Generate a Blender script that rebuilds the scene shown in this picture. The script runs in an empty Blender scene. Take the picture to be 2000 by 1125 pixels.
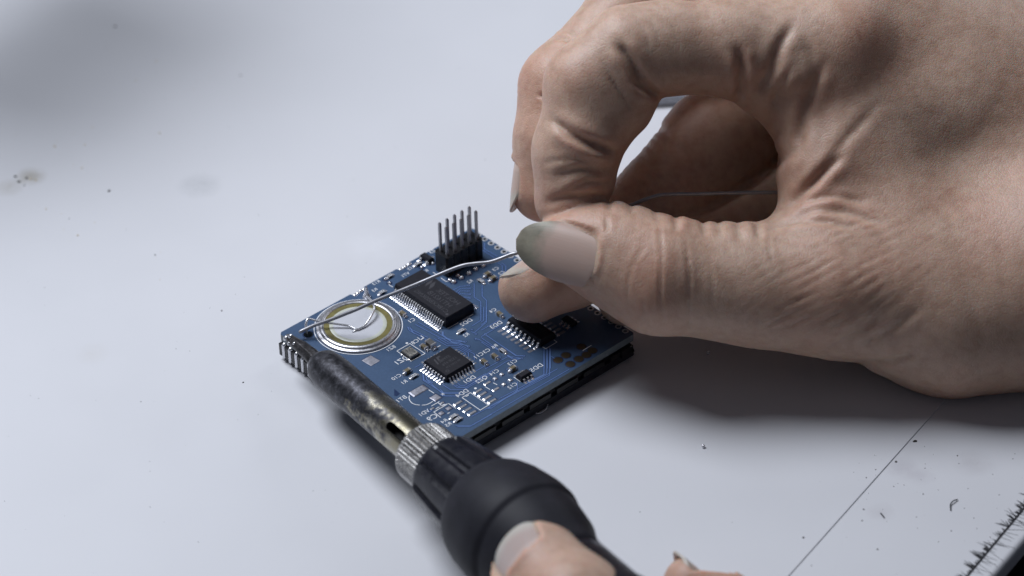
import bpy, bmesh, math, random
import numpy as np
from mathutils import Matrix, Vector
random.seed(7); rng = np.random.default_rng(7)
scene = bpy.context.scene
COL = scene.collection
S = 0.001                      # everything below is written in millimetres

# ------------------------------------------------------------------ camera
EL, ROLL, FPX, DIST = 0.6554, -0.02434, 5782.17, 600.0
ZT = 5.9                       # height of the circuit board's top above the bench
FW = np.array([0, math.cos(EL), -math.sin(EL)])
_r = np.array([1., 0, 0]); _u = np.cross(_r, FW)
RT = math.cos(ROLL) * _r + math.sin(ROLL) * _u
UP = -math.sin(ROLL) * _r + math.cos(ROLL) * _u
LOOK = np.array([0, 0, ZT])
CAM = LOOK - DIST * FW
cam_d = bpy.data.cameras.new("camera"); cam = bpy.data.objects.new("camera", cam_d); COL.objects.link(cam)
m = Matrix.Identity(4)
for k in range(3):
    m[k][0], m[k][1], m[k][2], m[k][3] = RT[k], UP[k], -FW[k], CAM[k] * S
cam.matrix_world = m
cam_d.sensor_width = 36; cam_d.lens = FPX / 2000 * 36
cam_d.clip_start = 0.01; cam_d.clip_end = 20
cam_d.dof.use_dof = True; cam_d.dof.focus_distance = (DIST - 20) * S; cam_d.dof.aperture_fstop = 15
scene.camera = cam

# ------------------------------------------------------------------ world and lamps
world = bpy.data.worlds.new("World"); scene.world = world; world.use_nodes = True
bg = world.node_tree.nodes["Background"]
bg.inputs[0].default_value = (0.62, 0.70, 0.9, 1); bg.inputs[1].default_value = 0.075
def area_lamp(name, loc, target, size, power, col):
    l = bpy.data.lights.new(name, 'AREA'); l.shape = 'DISK'; l.size = size; l.energy = power; l.color = col
    o = bpy.data.objects.new(name, l); COL.objects.link(o); o.location = Vector(loc)
    o.rotation_euler = (Vector(target) - Vector(loc)).to_track_quat('-Z', 'Y').to_euler()
    return o
area_lamp("bench_lamp", (-0.28, 0.19, 0.58), (0.0, 0.0, 0.0), 0.36, 5.0, (0.88, 0.92, 1.0))
area_lamp("back_lamp", (0.42, 0.50, 0.46), (0.02, 0.0, 0.01), 0.20, 0.55, (0.90, 0.94, 1.0))
scene.view_settings.view_transform = 'Standard'; scene.view_settings.look = 'None'
scene.view_settings.exposure = 0.0; scene.view_settings.gamma = 1.0
scene.cycles.use_denoising = True

# ------------------------------------------------------------------ measuring helpers
def ray(u, v):
    return FW + (u - 1000) / FPX * RT - (v - 562.5) / FPX * UP
def on_z(u, v, z):             # the place at height z seen in that direction
    d = ray(u, v); return CAM + d * ((z - CAM[2]) / d[2])
def at_t(u, v, t):             # the place t mm nearer than the board's middle
    return CAM + ray(u, v) * (DIST - t)
def view(P):                   # mm point -> (u, v, t)
    d = np.asarray(P, float) - CAM; z = d @ FW
    return np.stack([1000 + FPX * (d @ RT) / z, 562.5 - FPX * (d @ UP) / z, DIST - z], -1)

# ------------------------------------------------------------------ object helpers
def tag(o, label=None, cat=None, group=None, kind=None):
    for k, x in (("label", label), ("category", cat), ("group", group), ("kind", kind)):
        if x: o[k] = x
    return o
def link(name, me, parent=None, mat=None):
    o = bpy.data.objects.new(name, me); COL.objects.link(o)
    if mat is not None and me is not None and not me.materials: me.materials.append(mat)
    if parent is not None: o.parent = parent
    return o
def empty(name, loc_mm, rotz=0.0):
    o = bpy.data.objects.new(name, None); COL.objects.link(o)
    o.location = [c * S for c in loc_mm]; o.rotation_euler = (0, 0, rotz); o.empty_display_size = 0.01
    return o
def mesh(name, V, F, smooth=False, mat=None):
    me = bpy.data.meshes.new(name)
    V = np.asarray(V, float) * S
    if isinstance(F, np.ndarray):
        n, k = F.shape
        me.vertices.add(len(V)); me.vertices.foreach_set("co", V.astype(np.float32).ravel())
        me.loops.add(n * k); me.loops.foreach_set("vertex_index", F.astype(np.int32).ravel())
        me.polygons.add(n); me.polygons.foreach_set("loop_start", np.arange(0, n * k, k, dtype=np.int32))
        me.update(calc_edges=True); me.validate()
    else:
        me.from_pydata([tuple(v) for v in V], [], F); me.update()
    if smooth: me.polygons.foreach_set("use_smooth", [True] * len(me.polygons))
    if mat is not None: me.materials.append(mat)
    return me
class MB:
    def __init__(s): s.v = []; s.f = []
    def add(s, V, F):
        n = len(s.v); s.v += [tuple(x) for x in V]; s.f += [tuple(i + n for i in f) for f in F]; return s
    def box(s, c, d, ang=0.0, ch=0.0, taper=0.0):
        """box on centre c, sizes d, turned by ang about z, top edges chamfered by ch, sides drawn in by taper at the top"""
        hx, hy, hz = d[0] / 2, d[1] / 2, d[2] / 2
        L = [(-hz, 0.0)] + ([(hz - ch, taper), (hz, taper + ch)] if ch else [(hz, taper)])
        V = []
        for z, q in L:
            for sx, sy in ((-1, -1), (1, -1), (1, 1), (-1, 1)):
                x, y = sx * (hx - q), sy * (hy - q)
                V.append((c[0] + x * math.cos(ang) - y * math.sin(ang), c[1] + x * math.sin(ang) + y * math.cos(ang), c[2] + z))
        n = len(L); F = [(3, 2, 1, 0), tuple(4 * (n - 1) + k for k in range(4))]
        for a in range(n - 1):
            for k in range(4):
                F.append((4 * a + k, 4 * a + (k + 1) % 4, 4 * a + 4 + (k + 1) % 4, 4 * a + 4 + k))
        return s.add(V, F)
    def prism(s, poly, z0, z1):
        n = len(poly); V = [(x, y, z0) for x, y in poly] + [(x, y, z1) for x, y in poly]
        F = [tuple(range(n - 1, -1, -1)), tuple(range(n, 2 * n))] + [(k, (k + 1) % n, n + (k + 1) % n, n + k) for k in range(n)]
        return s.add(V, F)
    def lathe(s, prof, c=(0, 0, 0), n=32, cap=True):
        V = []; F = []
        for r, z in prof:
            for k in range(n):
                a = 2 * math.pi * k / n; V.append((c[0] + r * math.cos(a), c[1] + r * math.sin(a), c[2] + z))
        for j in range(len(prof) - 1):
            for k in range(n):
                F.append((j * n + k, j * n + (k + 1) % n, (j + 1) * n + (k + 1) % n, (j + 1) * n + k))
        if cap:
            F.append(tuple(range(n - 1, -1, -1))); F.append(tuple((len(prof) - 1) * n + k for k in range(n)))
        return s.add(V, F)
    def tube(s, pts, r, n=10, taper=None):
        P = np.asarray(pts, float); m_ = len(P)
        T = np.gradient(P, axis=0); T /= np.linalg.norm(T, axis=1)[:, None] + 1e-12
        a = np.array([0, 0, 1.]) if abs(T[0][2]) < .9 else np.array([1., 0, 0])
        V = []; F = []
        N = np.cross(T[0], a); N /= np.linalg.norm(N)
        for k in range(m_):
            N = N - T[k] * (N @ T[k]); N /= np.linalg.norm(N); B = np.cross(T[k], N)
            rr = (r[k] if hasattr(r, '__len__') else r)
            for q in range(n):
                w = 2 * math.pi * q / n; V.append(P[k] + rr * (math.cos(w) * N + math.sin(w) * B))
        for k in range(m_ - 1):
            for q in range(n):
                F.append((k * n + q, k * n + (q + 1) % n, (k + 1) * n + (q + 1) % n, (k + 1) * n + q))
        F.append(tuple(range(n - 1, -1, -1))); F.append(tuple((m_ - 1) * n + q for q in range(n)))
        return s.add(V, F)
    def blob(s, c, rx, ry, rz, n=10, m_=5, ang=0.0):
        """a half-dome of solder"""
        V = []; F = []
        for j in range(m_):
            t = j / m_ * math.pi / 2
            for k in range(n):
                a = 2 * math.pi * k / n; x = rx * math.cos(a) * math.cos(t); y = ry * math.sin(a) * math.cos(t)
                V.append((c[0] + x * math.cos(ang) - y * math.sin(ang), c[1] + x * math.sin(ang) + y * math.cos(ang), c[2] + rz * math.sin(t)))
        V.append((c[0], c[1], c[2] + rz))
        for j in range(m_ - 1):
            for k in range(n): F.append((j * n + k, j * n + (k + 1) % n, (j + 1) * n + (k + 1) % n, (j + 1) * n + k))
        for k in range(n): F.append(((m_ - 1) * n + k, (m_ - 1) * n + (k + 1) % n, m_ * n))
        F.append(tuple(range(n - 1, -1, -1)))
        return s.add(V, F)
    def build(s, name, mat, parent=None, smooth=False):
        return link(name, mesh(name, s.v, s.f, smooth), parent, mat)
def spline(pts, n=8):
    """Catmull-Rom through the points"""
    P = np.asarray(pts, float); P = np.vstack([2 * P[0] - P[1], P, 2 * P[-1] - P[-2]]); out = []
    for k in range(1, len(P) - 2):
        for q in range(n):
            t = q / n
            out.append(.5 * (2 * P[k] + (P[k + 1] - P[k - 1]) * t + (2 * P[k - 1] - 5 * P[k] + 4 * P[k + 1] - P[k + 2]) * t * t + (3 * P[k] - P[k - 1] - 3 * P[k + 1] + P[k + 2]) * t ** 3))
    out.append(P[-2]); return np.array(out)

# ------------------------------------------------------------------ materials
def new_mat(name, base=(.5, .5, .5), rough=.5, metal=0.0, spec=.5):
    mt = bpy.data.materials.new(name); mt.use_nodes = True
    b = mt.node_tree.nodes["Principled BSDF"]
    b.inputs["Base Color"].default_value = (*base, 1); b.inputs["Roughness"].default_value = rough
    b.inputs["Metallic"].default_value = metal; b.inputs["Specular IOR Level"].default_value = spec
    return mt, mt.node_tree.nodes, mt.node_tree.links, b
def noise(N, L, scale, detail=4, rough=.6, coord=None):
    n = N.new("ShaderNodeTexNoise"); n.inputs["Scale"].default_value = scale; n.inputs["Detail"].default_value = detail; n.inputs["Roughness"].default_value = rough
    if coord is not None: L.new(coord, n.inputs["Vector"])
    return n
def ramp(N, L, src, stops):
    r = N.new("ShaderNodeValToRGB"); e = r.color_ramp.elements
    while len(e) < len(stops): e.new(.5)
    for k, (p, c) in enumerate(stops):
        e[k].position = p; e[k].color = (*c, 1) if len(c) == 3 else c
    L.new(src, r.inputs[0]); return r
def mix(N, L, fac, a, b):
    x = N.new("ShaderNodeMix"); x.data_type = 'RGBA'
    for s_, val in ((0, fac), (6, a), (7, b)):
        if hasattr(val, "links") or hasattr(val, "is_linked"): L.new(val, x.inputs[s_])
        else: x.inputs[s_].default_value = val if not isinstance(val, tuple) else (*val, 1)[:4]
    return x.outputs[2]
def bump(N, L, b, height, strength=.3, dist=.0002, normal=None):
    x = N.new("ShaderNodeBump"); x.inputs["Strength"].default_value = strength; x.inputs["Distance"].default_value = dist
    L.new(height, x.inputs["Height"])
    if normal is not None: L.new(normal, x.inputs["Normal"])
    L.new(x.outputs[0], b.inputs["Normal"]); return x.outputs[0]
def objcoord(N):
    return N.new("ShaderNodeTexCoord").outputs["Object"]
def simple(name, base, rough=.5, metal=0, spec=.5, var=.0, nscale=400, bumps=0.0, bscale=3000, rvar=0.0):
    mt, N, L, b = new_mat(name, base, rough, metal, spec); oc = objcoord(N)
    if var:
        n = noise(N, L, nscale, 5, .6, oc)
        r = ramp(N, L, n.outputs[0], [(.3, tuple(c * (1 - var) for c in base)), (.7, tuple(min(1, c * (1 + var)) for c in base))])
        L.new(r.outputs[0], b.inputs["Base Color"])
    if rvar:
        n2 = noise(N, L, nscale * 2.3, 4, .6, oc)
        mr = N.new("ShaderNodeMapRange"); mr.inputs[3].default_value = max(0.02, rough - rvar); mr.inputs[4].default_value = rough + rvar
        mr.inputs[1].default_value = .3; mr.inputs[2].default_value = .7
        L.new(n2.outputs[0], mr.inputs[0]); L.new(mr.outputs[0], b.inputs["Roughness"])
    if bumps:
        n3 = noise(N, L, bscale, 3, .6, oc); bump(N, L, b, n3.outputs[0], bumps, .0001)
    return mt
M = {}
M['chip'] = simple('moulded_black_epoxy', (.013, .013, .019), .48, 0, .28, var=.2, nscale=900, bumps=.15, bscale=9000)
M['marking'] = simple('laser_marking', (.036, .036, .046), .6)
M['tin'] = simple('tinned_metal', (.80, .80, .83), .24, .75, .5, var=.08, nscale=1500, rvar=.08)
M['solder'] = simple('solder', (.76, .76, .80), .2, .75, .5, var=.12, nscale=1800, bumps=.25, bscale=1500, rvar=.1)
M['wire'] = simple('solder_wire_metal', (.36, .36, .385), .42, .6, .5, var=.15, nscale=600, rvar=.08)
M['dullpad'] = simple('dull_tinned_pad', (.30, .30, .34), .5, .8, .5, var=.25, nscale=900, bumps=.4, bscale=900, rvar=.12)
M['silk'] = simple('white_silkscreen_ink', (.80, .82, .86), .6)
M['maskdark'] = simple('dark_blue_solder_mask', (.008, .026, .088), .34, 0, .5)
M['masklight'] = simple('blue_mask_over_copper', (.11, .19, .40), .34, 0, .5)
M['hole'] = simple('painted_hole_shade', (.02, .022, .018), .6)
M['ceramic'] = simple('tan_capacitor_ceramic', (.16, .13, .075), .5, var=.2, nscale=1500)
M['ferrite'] = simple('grey_ferrite', (.10, .095, .09), .5, var=.15, nscale=1500)
M['resist'] = simple('dark_resistor_glaze', (.035, .035, .045), .4)
M['header'] = simple('black_header_plastic', (.007, .007, .009), .34, 0, .45, bumps=.1, bscale=4000)
M['brass'] = simple('brass_disc', (.16, .14, .045), .55, .25, .4, var=.3, nscale=500, bumps=.2, bscale=1500, rvar=.1)
M['piezo'] = simple('silvered_piezo_ceramic', (.54, .55, .59), .5, .25, .4, var=.05, nscale=250, bumps=.1, bscale=1200)
M['rim'] = simple('dull_nickel_rim', (.56, .56, .59), .34, .85, .5, var=.12, nscale=700, rvar=.1)
M['glue'] = simple('clear_glue_edge', (.55, .57, .50), .3, 0, .5, var=.12, nscale=600)
M['lid'] = simple('brushed_nickel_lid', (.55, .53, .48), .34, 1, .5, var=.1, nscale=900, rvar=.1)
M['laminate'] = simple('fibreglass_edge', (.17, .20, .22), .5, 0, .5, var=.2, nscale=700)
M['lower'] = simple('black_lower_board', (.010, .012, .020), .45, 0, .4, var=.2, nscale=500)
M['viaring'] = simple('via_ring_tin', (.62, .63, .66), .35, .35)
M['bronze'] = simple('brown_bare_via', (.050, .036, .020), .4, .4)
# ================================================================== CIRCUIT BOARD
PHI, AX, AY, BW, BH = 0.72031, -46.605, -12.916, 51.273, 48.816
ci, si = math.cos(PHI), math.sin(PHI)
def bl(u, v, z=0.0):           # board millimetres: x along the left edge, y = minus the distance along the far edge
    P = on_z(u, v, ZT + z); dx, dy = P[0] - AX, P[1] - AY
    return np.array([dx * ci + dy * si, -dx * si + dy * ci])
REG = dict(a=(520, 380, .3021), b=(700, 620, .24896), c=(740, 390, .25786), d=(930, 560, .26656), e=(860, 650, .2044),
           q=(800, 660, .0978), s=(740, 510, .13333), f=(535, 570, .13333), g=(590, 560, .13333), h=(660, 480, .12446),
           i=(770, 730, .12443), k=(940, 600, .10667), l=(1040, 580, .12446))
def rp(reg, *pts):
    o = REG[reg]; return [bl(o[0] + x * o[2], o[1] + y * o[2]) for x, y in pts]
board = empty("circuit_board", (AX, AY, 0), PHI)
tag(board, "small blue circuit board with chips, pin header and round buzzer lying on the white bench", "circuit board")

def strip(mb, pts, w, z, closed=False):
    P = np.asarray(pts, float); n = len(P)
    d = np.roll(P, -1, 0) - P; d /= np.linalg.norm(d, axis=1)[:, None] + 1e-9
    V = []
    for k in range(n):
        a = d[k - 1] if (k > 0 or closed) else d[0]
        b_ = d[k] if (k < n - 1 or closed) else d[k - 1]
        na, nb = np.array([-a[1], a[0]]), np.array([-b_[1], b_[0]])
        mm = na + nb; mm /= np.linalg.norm(mm) + 1e-9; s_ = w / 2 / max(.5, mm @ na)
        V += [(*(P[k] + mm * s_), z), (*(P[k] - mm * s_), z)]
    F = [(2 * k + 1, 2 * ((k + 1) % n) + 1, 2 * ((k + 1) % n), 2 * k) for k in range(n if closed else n - 1)]
    mb.add(V, F)
def disc(mb, c, r0, r1, z, n=16, ang=0):
    if r0 <= 0:
        mb.add([(c[0] + r1 * math.cos(2 * math.pi * k / n), c[1] + r1 * math.sin(2 * math.pi * k / n), z) for k in range(n)], [tuple(range(n))])
    else:
        V = []
        for k in range(n):
            a = 2 * math.pi * k / n
            V += [(c[0] + r1 * math.cos(a), c[1] + r1 * math.sin(a), z), (c[0] + r0 * math.cos(a), c[1] + r0 * math.sin(a), z)]
        mb.add(V, [(2 * k, 2 * ((k + 1) % n), 2 * ((k + 1) % n) + 1, 2 * k + 1) for k in range(n)])

# --- the laminate with its holes and its two solder-filled edge notches
e0, e1 = bl(683, 574)[0], bl(711, 560)[0]; e2, e3 = bl(772, 524)[0], bl(798, 511)[0]
outline = [(0.5, 0), (e0, 0), (e0 + .3, -.75), (e1 - .3, -.75), (e1, 0), (e2, 0), (e2 + .3, -.75), (e3 - .3, -.75), (e3, 0), (BW - .4, 0), (BW, -.4),
           (BW, -BH + .4), (BW - .4, -BH), (.5, -BH), (0, -BH + .5), (0, -.5)][::-1]
holes = []                     # x, y, radius
pads_edge = []
p0_, p1_ = bl(959.2, 475.1), bl(1153.8, 602.5)
npd = 15
pit = (p1_ - p0_) / npd
for k in range(-2, npd + 6):
    c = p0_ + pit * k
    if -BH + .9 < c[1] < -.8: pads_edge.append(c); holes.append((c[0], c[1], .38))
hole_big = bl(853.5, 835.8); holes.append((*hole_big, .95))
hole_bz = bl(602.3, 653.3); holes.append((*hole_bz, 1.0))
vias_br = [bl(*p) for p in ((1090, 703.4), (1105.4, 694), (1114, 711.4), (1130.5, 701.3), (1145.4, 693.3), (1135.3, 677.3), (1157, 684.8))]
slab = MB().prism(outline, ZT - 1.6, ZT)
so = slab.build("laminate", None, None)
cut = MB()
for x, y, r in holes: cut.lathe([(r, ZT - 3), (r, ZT + 1)], (x, y, 0), 20)
co = cut.build("cutter", None, None)
md = so.modifiers.new("b", 'BOOLEAN'); md.object = co; md.operation = 'DIFFERENCE'; md.solver = 'EXACT'
dg = bpy.context.evaluated_depsgraph_get()
lam_me = bpy.data.meshes.new_from_object(so.evaluated_get(dg)); lam_me.name = "laminate"
bpy.data.objects.remove(so); bpy.data.objects.remove(co)
# blue mask over the copper pour
mt, N, L, b = new_mat("blue_solder_mask", (.045, .105, .27), .38, 0, .5); oc = objcoord(N)
n1 = noise(N, L, 120, 3, .5, oc); r1 = ramp(N, L, n1.outputs[0], [(.35, (.042, .084, .166)), (.65, (.053, .101, .192))])
n2 = noise(N, L, 2500, 4, .7, oc); r2 = ramp(N, L, n2.outputs[0], [(.3, (.85, .85, .85)), (.75, (1.08, 1.08, 1.08))])
mx = N.new("ShaderNodeMix"); mx.data_type = 'RGBA'; mx.blend_type = 'MULTIPLY'; mx.inputs[0].default_value = 1
L.new(r1.outputs[0], mx.inputs[6]); L.new(r2.outputs[0], mx.inputs[7]); L.new(mx.outputs[2], b.inputs["Base Color"])
n3 = noise(N, L, 600, 3, .5, oc); bump(N, L, b, n3.outputs[0], .06, .0001)
M['mask'] = mt
lam_me.materials.clear(); lam_me.materials.append(M['mask']); lam_me.materials.append(M['laminate'])
for p in lam_me.polygons: p.material_index = 0 if p.normal.z > .7 else 1
laminate = link("laminate", lam_me, board)

# --- what lies underneath: spacer strip, lower board, edge connector on the left
MB().box((BW / 2, -BH / 2, 3.25), (BW - 2.0, BH - 1.6, 2.0)).build("spacer", M['header'], board)
MB().box((BW / 2 + .1, -BH / 2 - .1, 1.3), (BW - .5, BH - .4, 1.7), ch=.08).build("lower_board", M['lower'], board)
ed = MB()
for k in range(7): ed.box((4 + k * 7.2, -BH - .02, 3.2), (5.6, .5, 1.1), ch=.05)
ed.build("side_rail", M['header'], board)
for x, y in ((3, -3), (BW - 3, -3), (BW - 3, -BH + 3), (3, -BH + 3)): MB().lathe([(1.6, 0), (1.6, .5)], (x, y, 0), 16).build("foot", M['lower'], board)
cx = MB(); cx.box((.9, -BH / 2, 3.0), (2.1, BH - 2.5, 2.4), ch=.1)
conn = cx.build("edge_connector", M['header'], board)
pj = []
for k in range(22):
    pj.append(-1.75 - 2.0 * k)
pm = MB().tube(spline([(.2, 0, 4.15), (-.30, 0, 4.1), (-.42, 0, 3.6), (-.40, 0, 2.2), (-.44, 0, .9)], 4), .42, 8)
pin_me = None
for y in pj:
    if pin_me is None:
        o = pm.build("contact", M['tin'], conn, True); pin_me = o.data
    else: o = link("contact", pin_me, conn)
    o.location = (0, y * S, 0)
rib = MB()
for k in range(23): rib.box((-.12, -.75 - 2.0 * k, 2.5), (.9, .75, 2.9), ch=.05)
rib.build("contact_ribs", M['header'], conn)
MB().tube(spline([(bl(1045, 806, -5.2)[0], -BH + .1, .7), (bl(1050, 803, -5.2)[0], -BH - .35, .55), (bl(1066, 797, -5)[0], -BH - .35, .6), (bl(1074, 790, -4.6)[0], -BH + .1, 1.1)], 5), .14, 6).build("spring_contact", M['tin'], board, True)
cb = MB(); cb.box((BW - 2.6, -BH + .4, 3.1), (3.0, 2.2, 1.9), ch=.1); cb.box((BW - 1.2, -BH - .3, 2.6), (.5, 1.2, .5)); cb.box((BW - 2.2, -BH - .55, 3.7), (.35, .5, .3))
cb.build("corner_connector", M['header'], board)
MB().blob((BW - 1.6, -BH - .55, 3.9), .25, .2, .15).build("connector_solder", M['tin'], board, True)

# --- traces: a dark channel with the lighter copper line in its middle
Z1, Z2, Z3 = ZT + .006, ZT + .034, ZT + .07
TR = []
TR += [rp('b', (405, 85), (430, 118), (490, 150), (560, 195))]
TR += [rp('b', (665, 112), (665, 140), (735, 192), (800, 192), (830, 190))]
TR += [rp('q', (640, 0), (790, 92), (985, 95), (1170, 178))]
TR += [rp('q', (740, 0), (860, 48), (1000, 50), (1100, 85))]
TR += [rp('q', (500, 20), (740, 155), (970, 155), (1290, 320), (1290, 440))]
TR += [rp('q', (560, 0), (765, 122), (978, 125), (1240, 262))]
TR += [rp('q', (870, 188), (980, 192), (1175, 295), (1175, 375))]
TR += [rp('q', (900, 225), (975, 228), (1110, 300), (1110, 345))]
TR += [rp('i', (450, 0), (455, 105), (785, 313), (1050, 313)), rp('i', (502, 55), (505, 90), (800, 352), (1000, 352))]
TR += [rp('i', (760, 172), (880, 250), (1100, 250), (1527, 8))]
TR += [rp('q', (870, 935), (950, 992), (1110, 992), (1636, 690)), rp('q', (960, 905), (1010, 950), (1100, 950), (1520, 712))]
TR += [rp('q', (100, 590), (180, 555), (215, 530)), rp('q', (1330, 660), (1420, 610), (1500, 560))]
TR += [rp('q', (280, 745), (285, 835), (400, 905)), rp('q', (335, 780), (338, 825), (470, 905))]
TR += [rp('e', (0, 540), (30, 572), (180, 572)), rp('e', (0, 590), (25, 603), (190, 605))]
TR += [rp('e', (150, 500), (190, 520), (245, 520), (560, 320), (640, 270), (720, 262), (790, 240))]
TR += [rp('e', (430, 345), (640, 232), (700, 232), (770, 245)), rp('e', (360, 60), (690, 240)), rp('e', (430, 20), (735, 222), (800, 222))]
TR += [rp('e', (455, 718), (490, 718), (735, 552), (735, 470)), rp('e', (560, 632), (700, 560), (990, 398), (990, 150))]
TR += [rp('e', (830, 470), (850, 482), (1010, 395), (1018, 370), (1018, 150)), rp('e', (300, 800), (1045, 405), (1045, 140))]
TR += [rp('e', (165, 890), (290, 890), (1230, 350)), rp('e', (880, 438), (915, 438), (960, 412))]
TR += [rp('e', (1060, 225), (1150, 285)), rp('e', (480, 700), (760, 545), (1120, 345))]
for y0, (x1, y1) in ((690, (680, 650)), (715, (690, 672)), (735, (680, 693)), (760, (690, 718)), (790, (690, 745))):
    TR.append(rp('c', (560 + (y0 - 690) * .55, y0 - 5), (615, y1 + 8 - (y1 - 650) * .2), (x1, y1)))
TR += [rp('c', (722, 635), (722, 740), (772, 772), (772, 915), (705, 958)), rp('c', (782, 650), (782, 732), (815, 765), (815, 928), (722, 1010), (700, 1000))]
TR += [rp('c', (230, 968), (250, 985), (370, 1045)), rp('c', (275, 945), (470, 1050), (640, 1075)), rp('c', (300, 930), (480, 1030), (500, 1035)), rp('c', (480, 1000), (480, 1030), (560, 1085), (690, 1110))]
TR += [rp('c', (900, 480), (935, 500), (935, 560)), rp('c', (930, 480), (960, 500), (960, 570)), rp('c', (770, 300), (780, 380), (880, 445)), rp('c', (800, 330), (800, 375), (900, 430))]
TR += [rp('k', (45, 0), (45, 240), (0, 275)), rp('k', (90, 0), (90, 252), (0, 330)), rp('k', (325, 235), (130, 350), (0, 425)), rp('k', (360, 330), (0, 540))]
TR += [rp('k', (80, 505), (630, 890), (780, 890)), rp('k', (0, 560), (560, 945), (730, 940)), rp('k', (0, 640), (180, 760))]
TR += [rp('k', (1150, 765), (1150, 1125)), rp('k', (1207, 775), (1207, 1125)), rp('k', (1265, 760), (1265, 1125))]
TR += [rp('h', (500, 880), (860, 1125)), rp('h', (560, 840), (800, 960), (840, 940))]
TR += [rp('i', (960, 810), (1000, 828), (1190, 828), (1527, 640)), rp('i', (1430, 545), (1527, 545)), rp('i', (500, 560), (560, 600), (600, 570))]
TR += [rp('g', (1545, 590), (1570, 640), (1650, 690))]
dk, lt = MB(), MB()
for t in TR:
    nz = len(dk.v) * 2e-5; strip(dk, t, .42, Z1 + nz); strip(lt, t, .19, Z2 + nz)
# small via ends of the traces
viad = MB()  # flat dark discs: the shade down each via put in as colour
ve = [t[-1] for t in TR[:4]] + rp('b', (400, 80), (862, 228)) + rp('c', (680, 650), (690, 672), (680, 693), (690, 718), (690, 745), (705, 985), (735, 1018), (735, 1055), (805, 1020)) + rp('k', (72, 503), (780, 893), (735, 938), (130, 350), (335, 920)) + rp('e', (345, 62), (430, 20), (240, 85), (270, 130), (640, 350))
for c in ve:
    nz += 3e-4; disc(dk, c, 0, .42, Z1 + nz, 14); disc(lt, c, .13, .27, Z2 + nz, 14); disc(viad, c, 0, .13, Z2 + nz + .001, 10)
# clearances of bare mask round the footprints
for cpx, w, h in (((872, 708), 9.6, 9.6), ((846, 575), 9.4, 17), ((1018, 645), 8, 11)):
    c = bl(*cpx)
for pts in (rp('i', (0, 235), (95, 315), (40, 355), (0, 345)),): dk.add([(*p, Z1 + .004) for p in pts], [(3, 2, 1, 0)])
tdk = dk.build("trace_channels", M['maskdark'], board); tdk["kind"] = "stuff"
tlt = lt.build("copper_traces", M['masklight'], board); tlt["kind"] = "stuff"
tvd = viad.build("painted_via_holes", M['hole'], board); tvd["kind"] = "stuff"

# --- edge row of ring pads
ring_me = None
for c in pads_edge:
    if ring_me is None:
        rm = MB(); rm.lathe([(.39, 0), (.42, .035), (.66, .035), (.69, 0)], (0, 0, 0), 20, cap=False)
        o = rm.build("ring_pad", M['viaring'], board, False); ring_me = o.data
    else: o = link("ring_pad", ring_me, board)
    o.location = (c[0] * S, c[1] * S, ZT * S)
for c in vias_br:
    o = MB().lathe([(.95, 0), (.95, .03), (.86, .05), (.2, .07)], (c[0], c[1], ZT), 20).build("bare_pad", M['bronze'], board)
    d_ = MB(); disc(d_, c, .95, 1.12, ZT + .012, 20); d_.build("pad_clearance", M['maskdark'], o)
for c, r in ((hole_big, .95), (hole_bz, 1.0)):
    d_ = MB(); disc(d_, c, r + .01, r + .22, ZT + .012, 24); d_.build("hole_rim", M['maskdark'], board)

# --- white print: lettering runs mirrored, as in the photograph
FONT_ANG = math.pi
silk = MB()
def text_mesh(txt):
    cu = bpy.data.curves.new("t", 'FONT'); cu.body = txt; cu.align_x = 'CENTER'; cu.align_y = 'CENTER'; cu.size = 1.0; cu.resolution_u = 3
    o = bpy.data.objects.new("t", cu); COL.objects.link(o)
    me = bpy.data.meshes.new_from_object(o.evaluated_get(bpy.context.evaluated_depsgraph_get()))
    V = [tuple(v.co) for v in me.vertices]; F = [tuple(p.vertices) for p in me.polygons]
    bpy.data.objects.remove(o); bpy.data.curves.remove(cu); bpy.data.meshes.remove(me)
    return V, F
def put_text(mb, txt, c, h, z, xdir, ydir):
    V, F = text_mesh(txt); k = h / .72
    xd, yd = np.array(xdir), np.array(ydir); cr = xd[0] * yd[1] - xd[1] * yd[0]
    P = [(c[0] + k * (x * xd[0] + y * yd[0]), c[1] + k * (x * xd[1] + y * yd[1]), z) for x, y, _ in V]
    mb.add(P, [f[::-1] if cr < 0 else f for f in F])
for txt, u, v, h in (("R13", 735, 552.5, 1.0), ("R3", 732, 567, 1.0), ("R12", 803.7, 523.6, 1.0), ("VT1", 792, 537, 1.0), ("R", 833.5, 529, 1.0), ("Z3", 844.5, 491.5, 1.1),
                     ("C1", 804, 626.5, 1.15), ("DD2", 910.7, 630, 1.25), ("DD3", 969.3, 635, 1.25), ("R2", 910.6, 654.7, 1.05), ("C8", 811, 668, 1.2), ("L1", 821, 660.5, 1.2), ("QZ1", 785, 704, 1.5),
                     ("BZ1", 763.5, 681, 1.1), ("C10", 774.7, 737, 1.1), ("R1", 789.6, 747, 1.1), ("BT1", 784, 780, 1.25), ("VD1", 828.5, 807, 1.15), ("C9", 844.7, 816, 1.6), ("R4", 867.7, 823, 1.1),
                     ("R5", 875.8, 829.8, 1.1), ("DD1", 917, 742, 1.25), ("QZ2", 940.8, 741.7, 1.2), ("C11", 935, 695, 1.15), ("C3", 950.6, 686, 1.15), ("R6", 966, 677, 1.1), ("C4", 963, 607, 1.1),
                     ("C13", 1001, 708.5, 1.1), ("DD5", 1048, 718.5, 1.3), ("C14", 965.5, 728, 1.1), ("C12", 1001, 754, 1.1), ("DD4", 903, 768.5, 1.25), ("C3", 968.2, 525.9, 1.05), ("C2", 979.8, 533.9, 1.05), ("R2", 917.9, 550.4, 1.0)):
    put_text(silk, txt, bl(u, v), h * .86, Z3, (-1, 0), (0, 1))
SL = []
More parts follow.
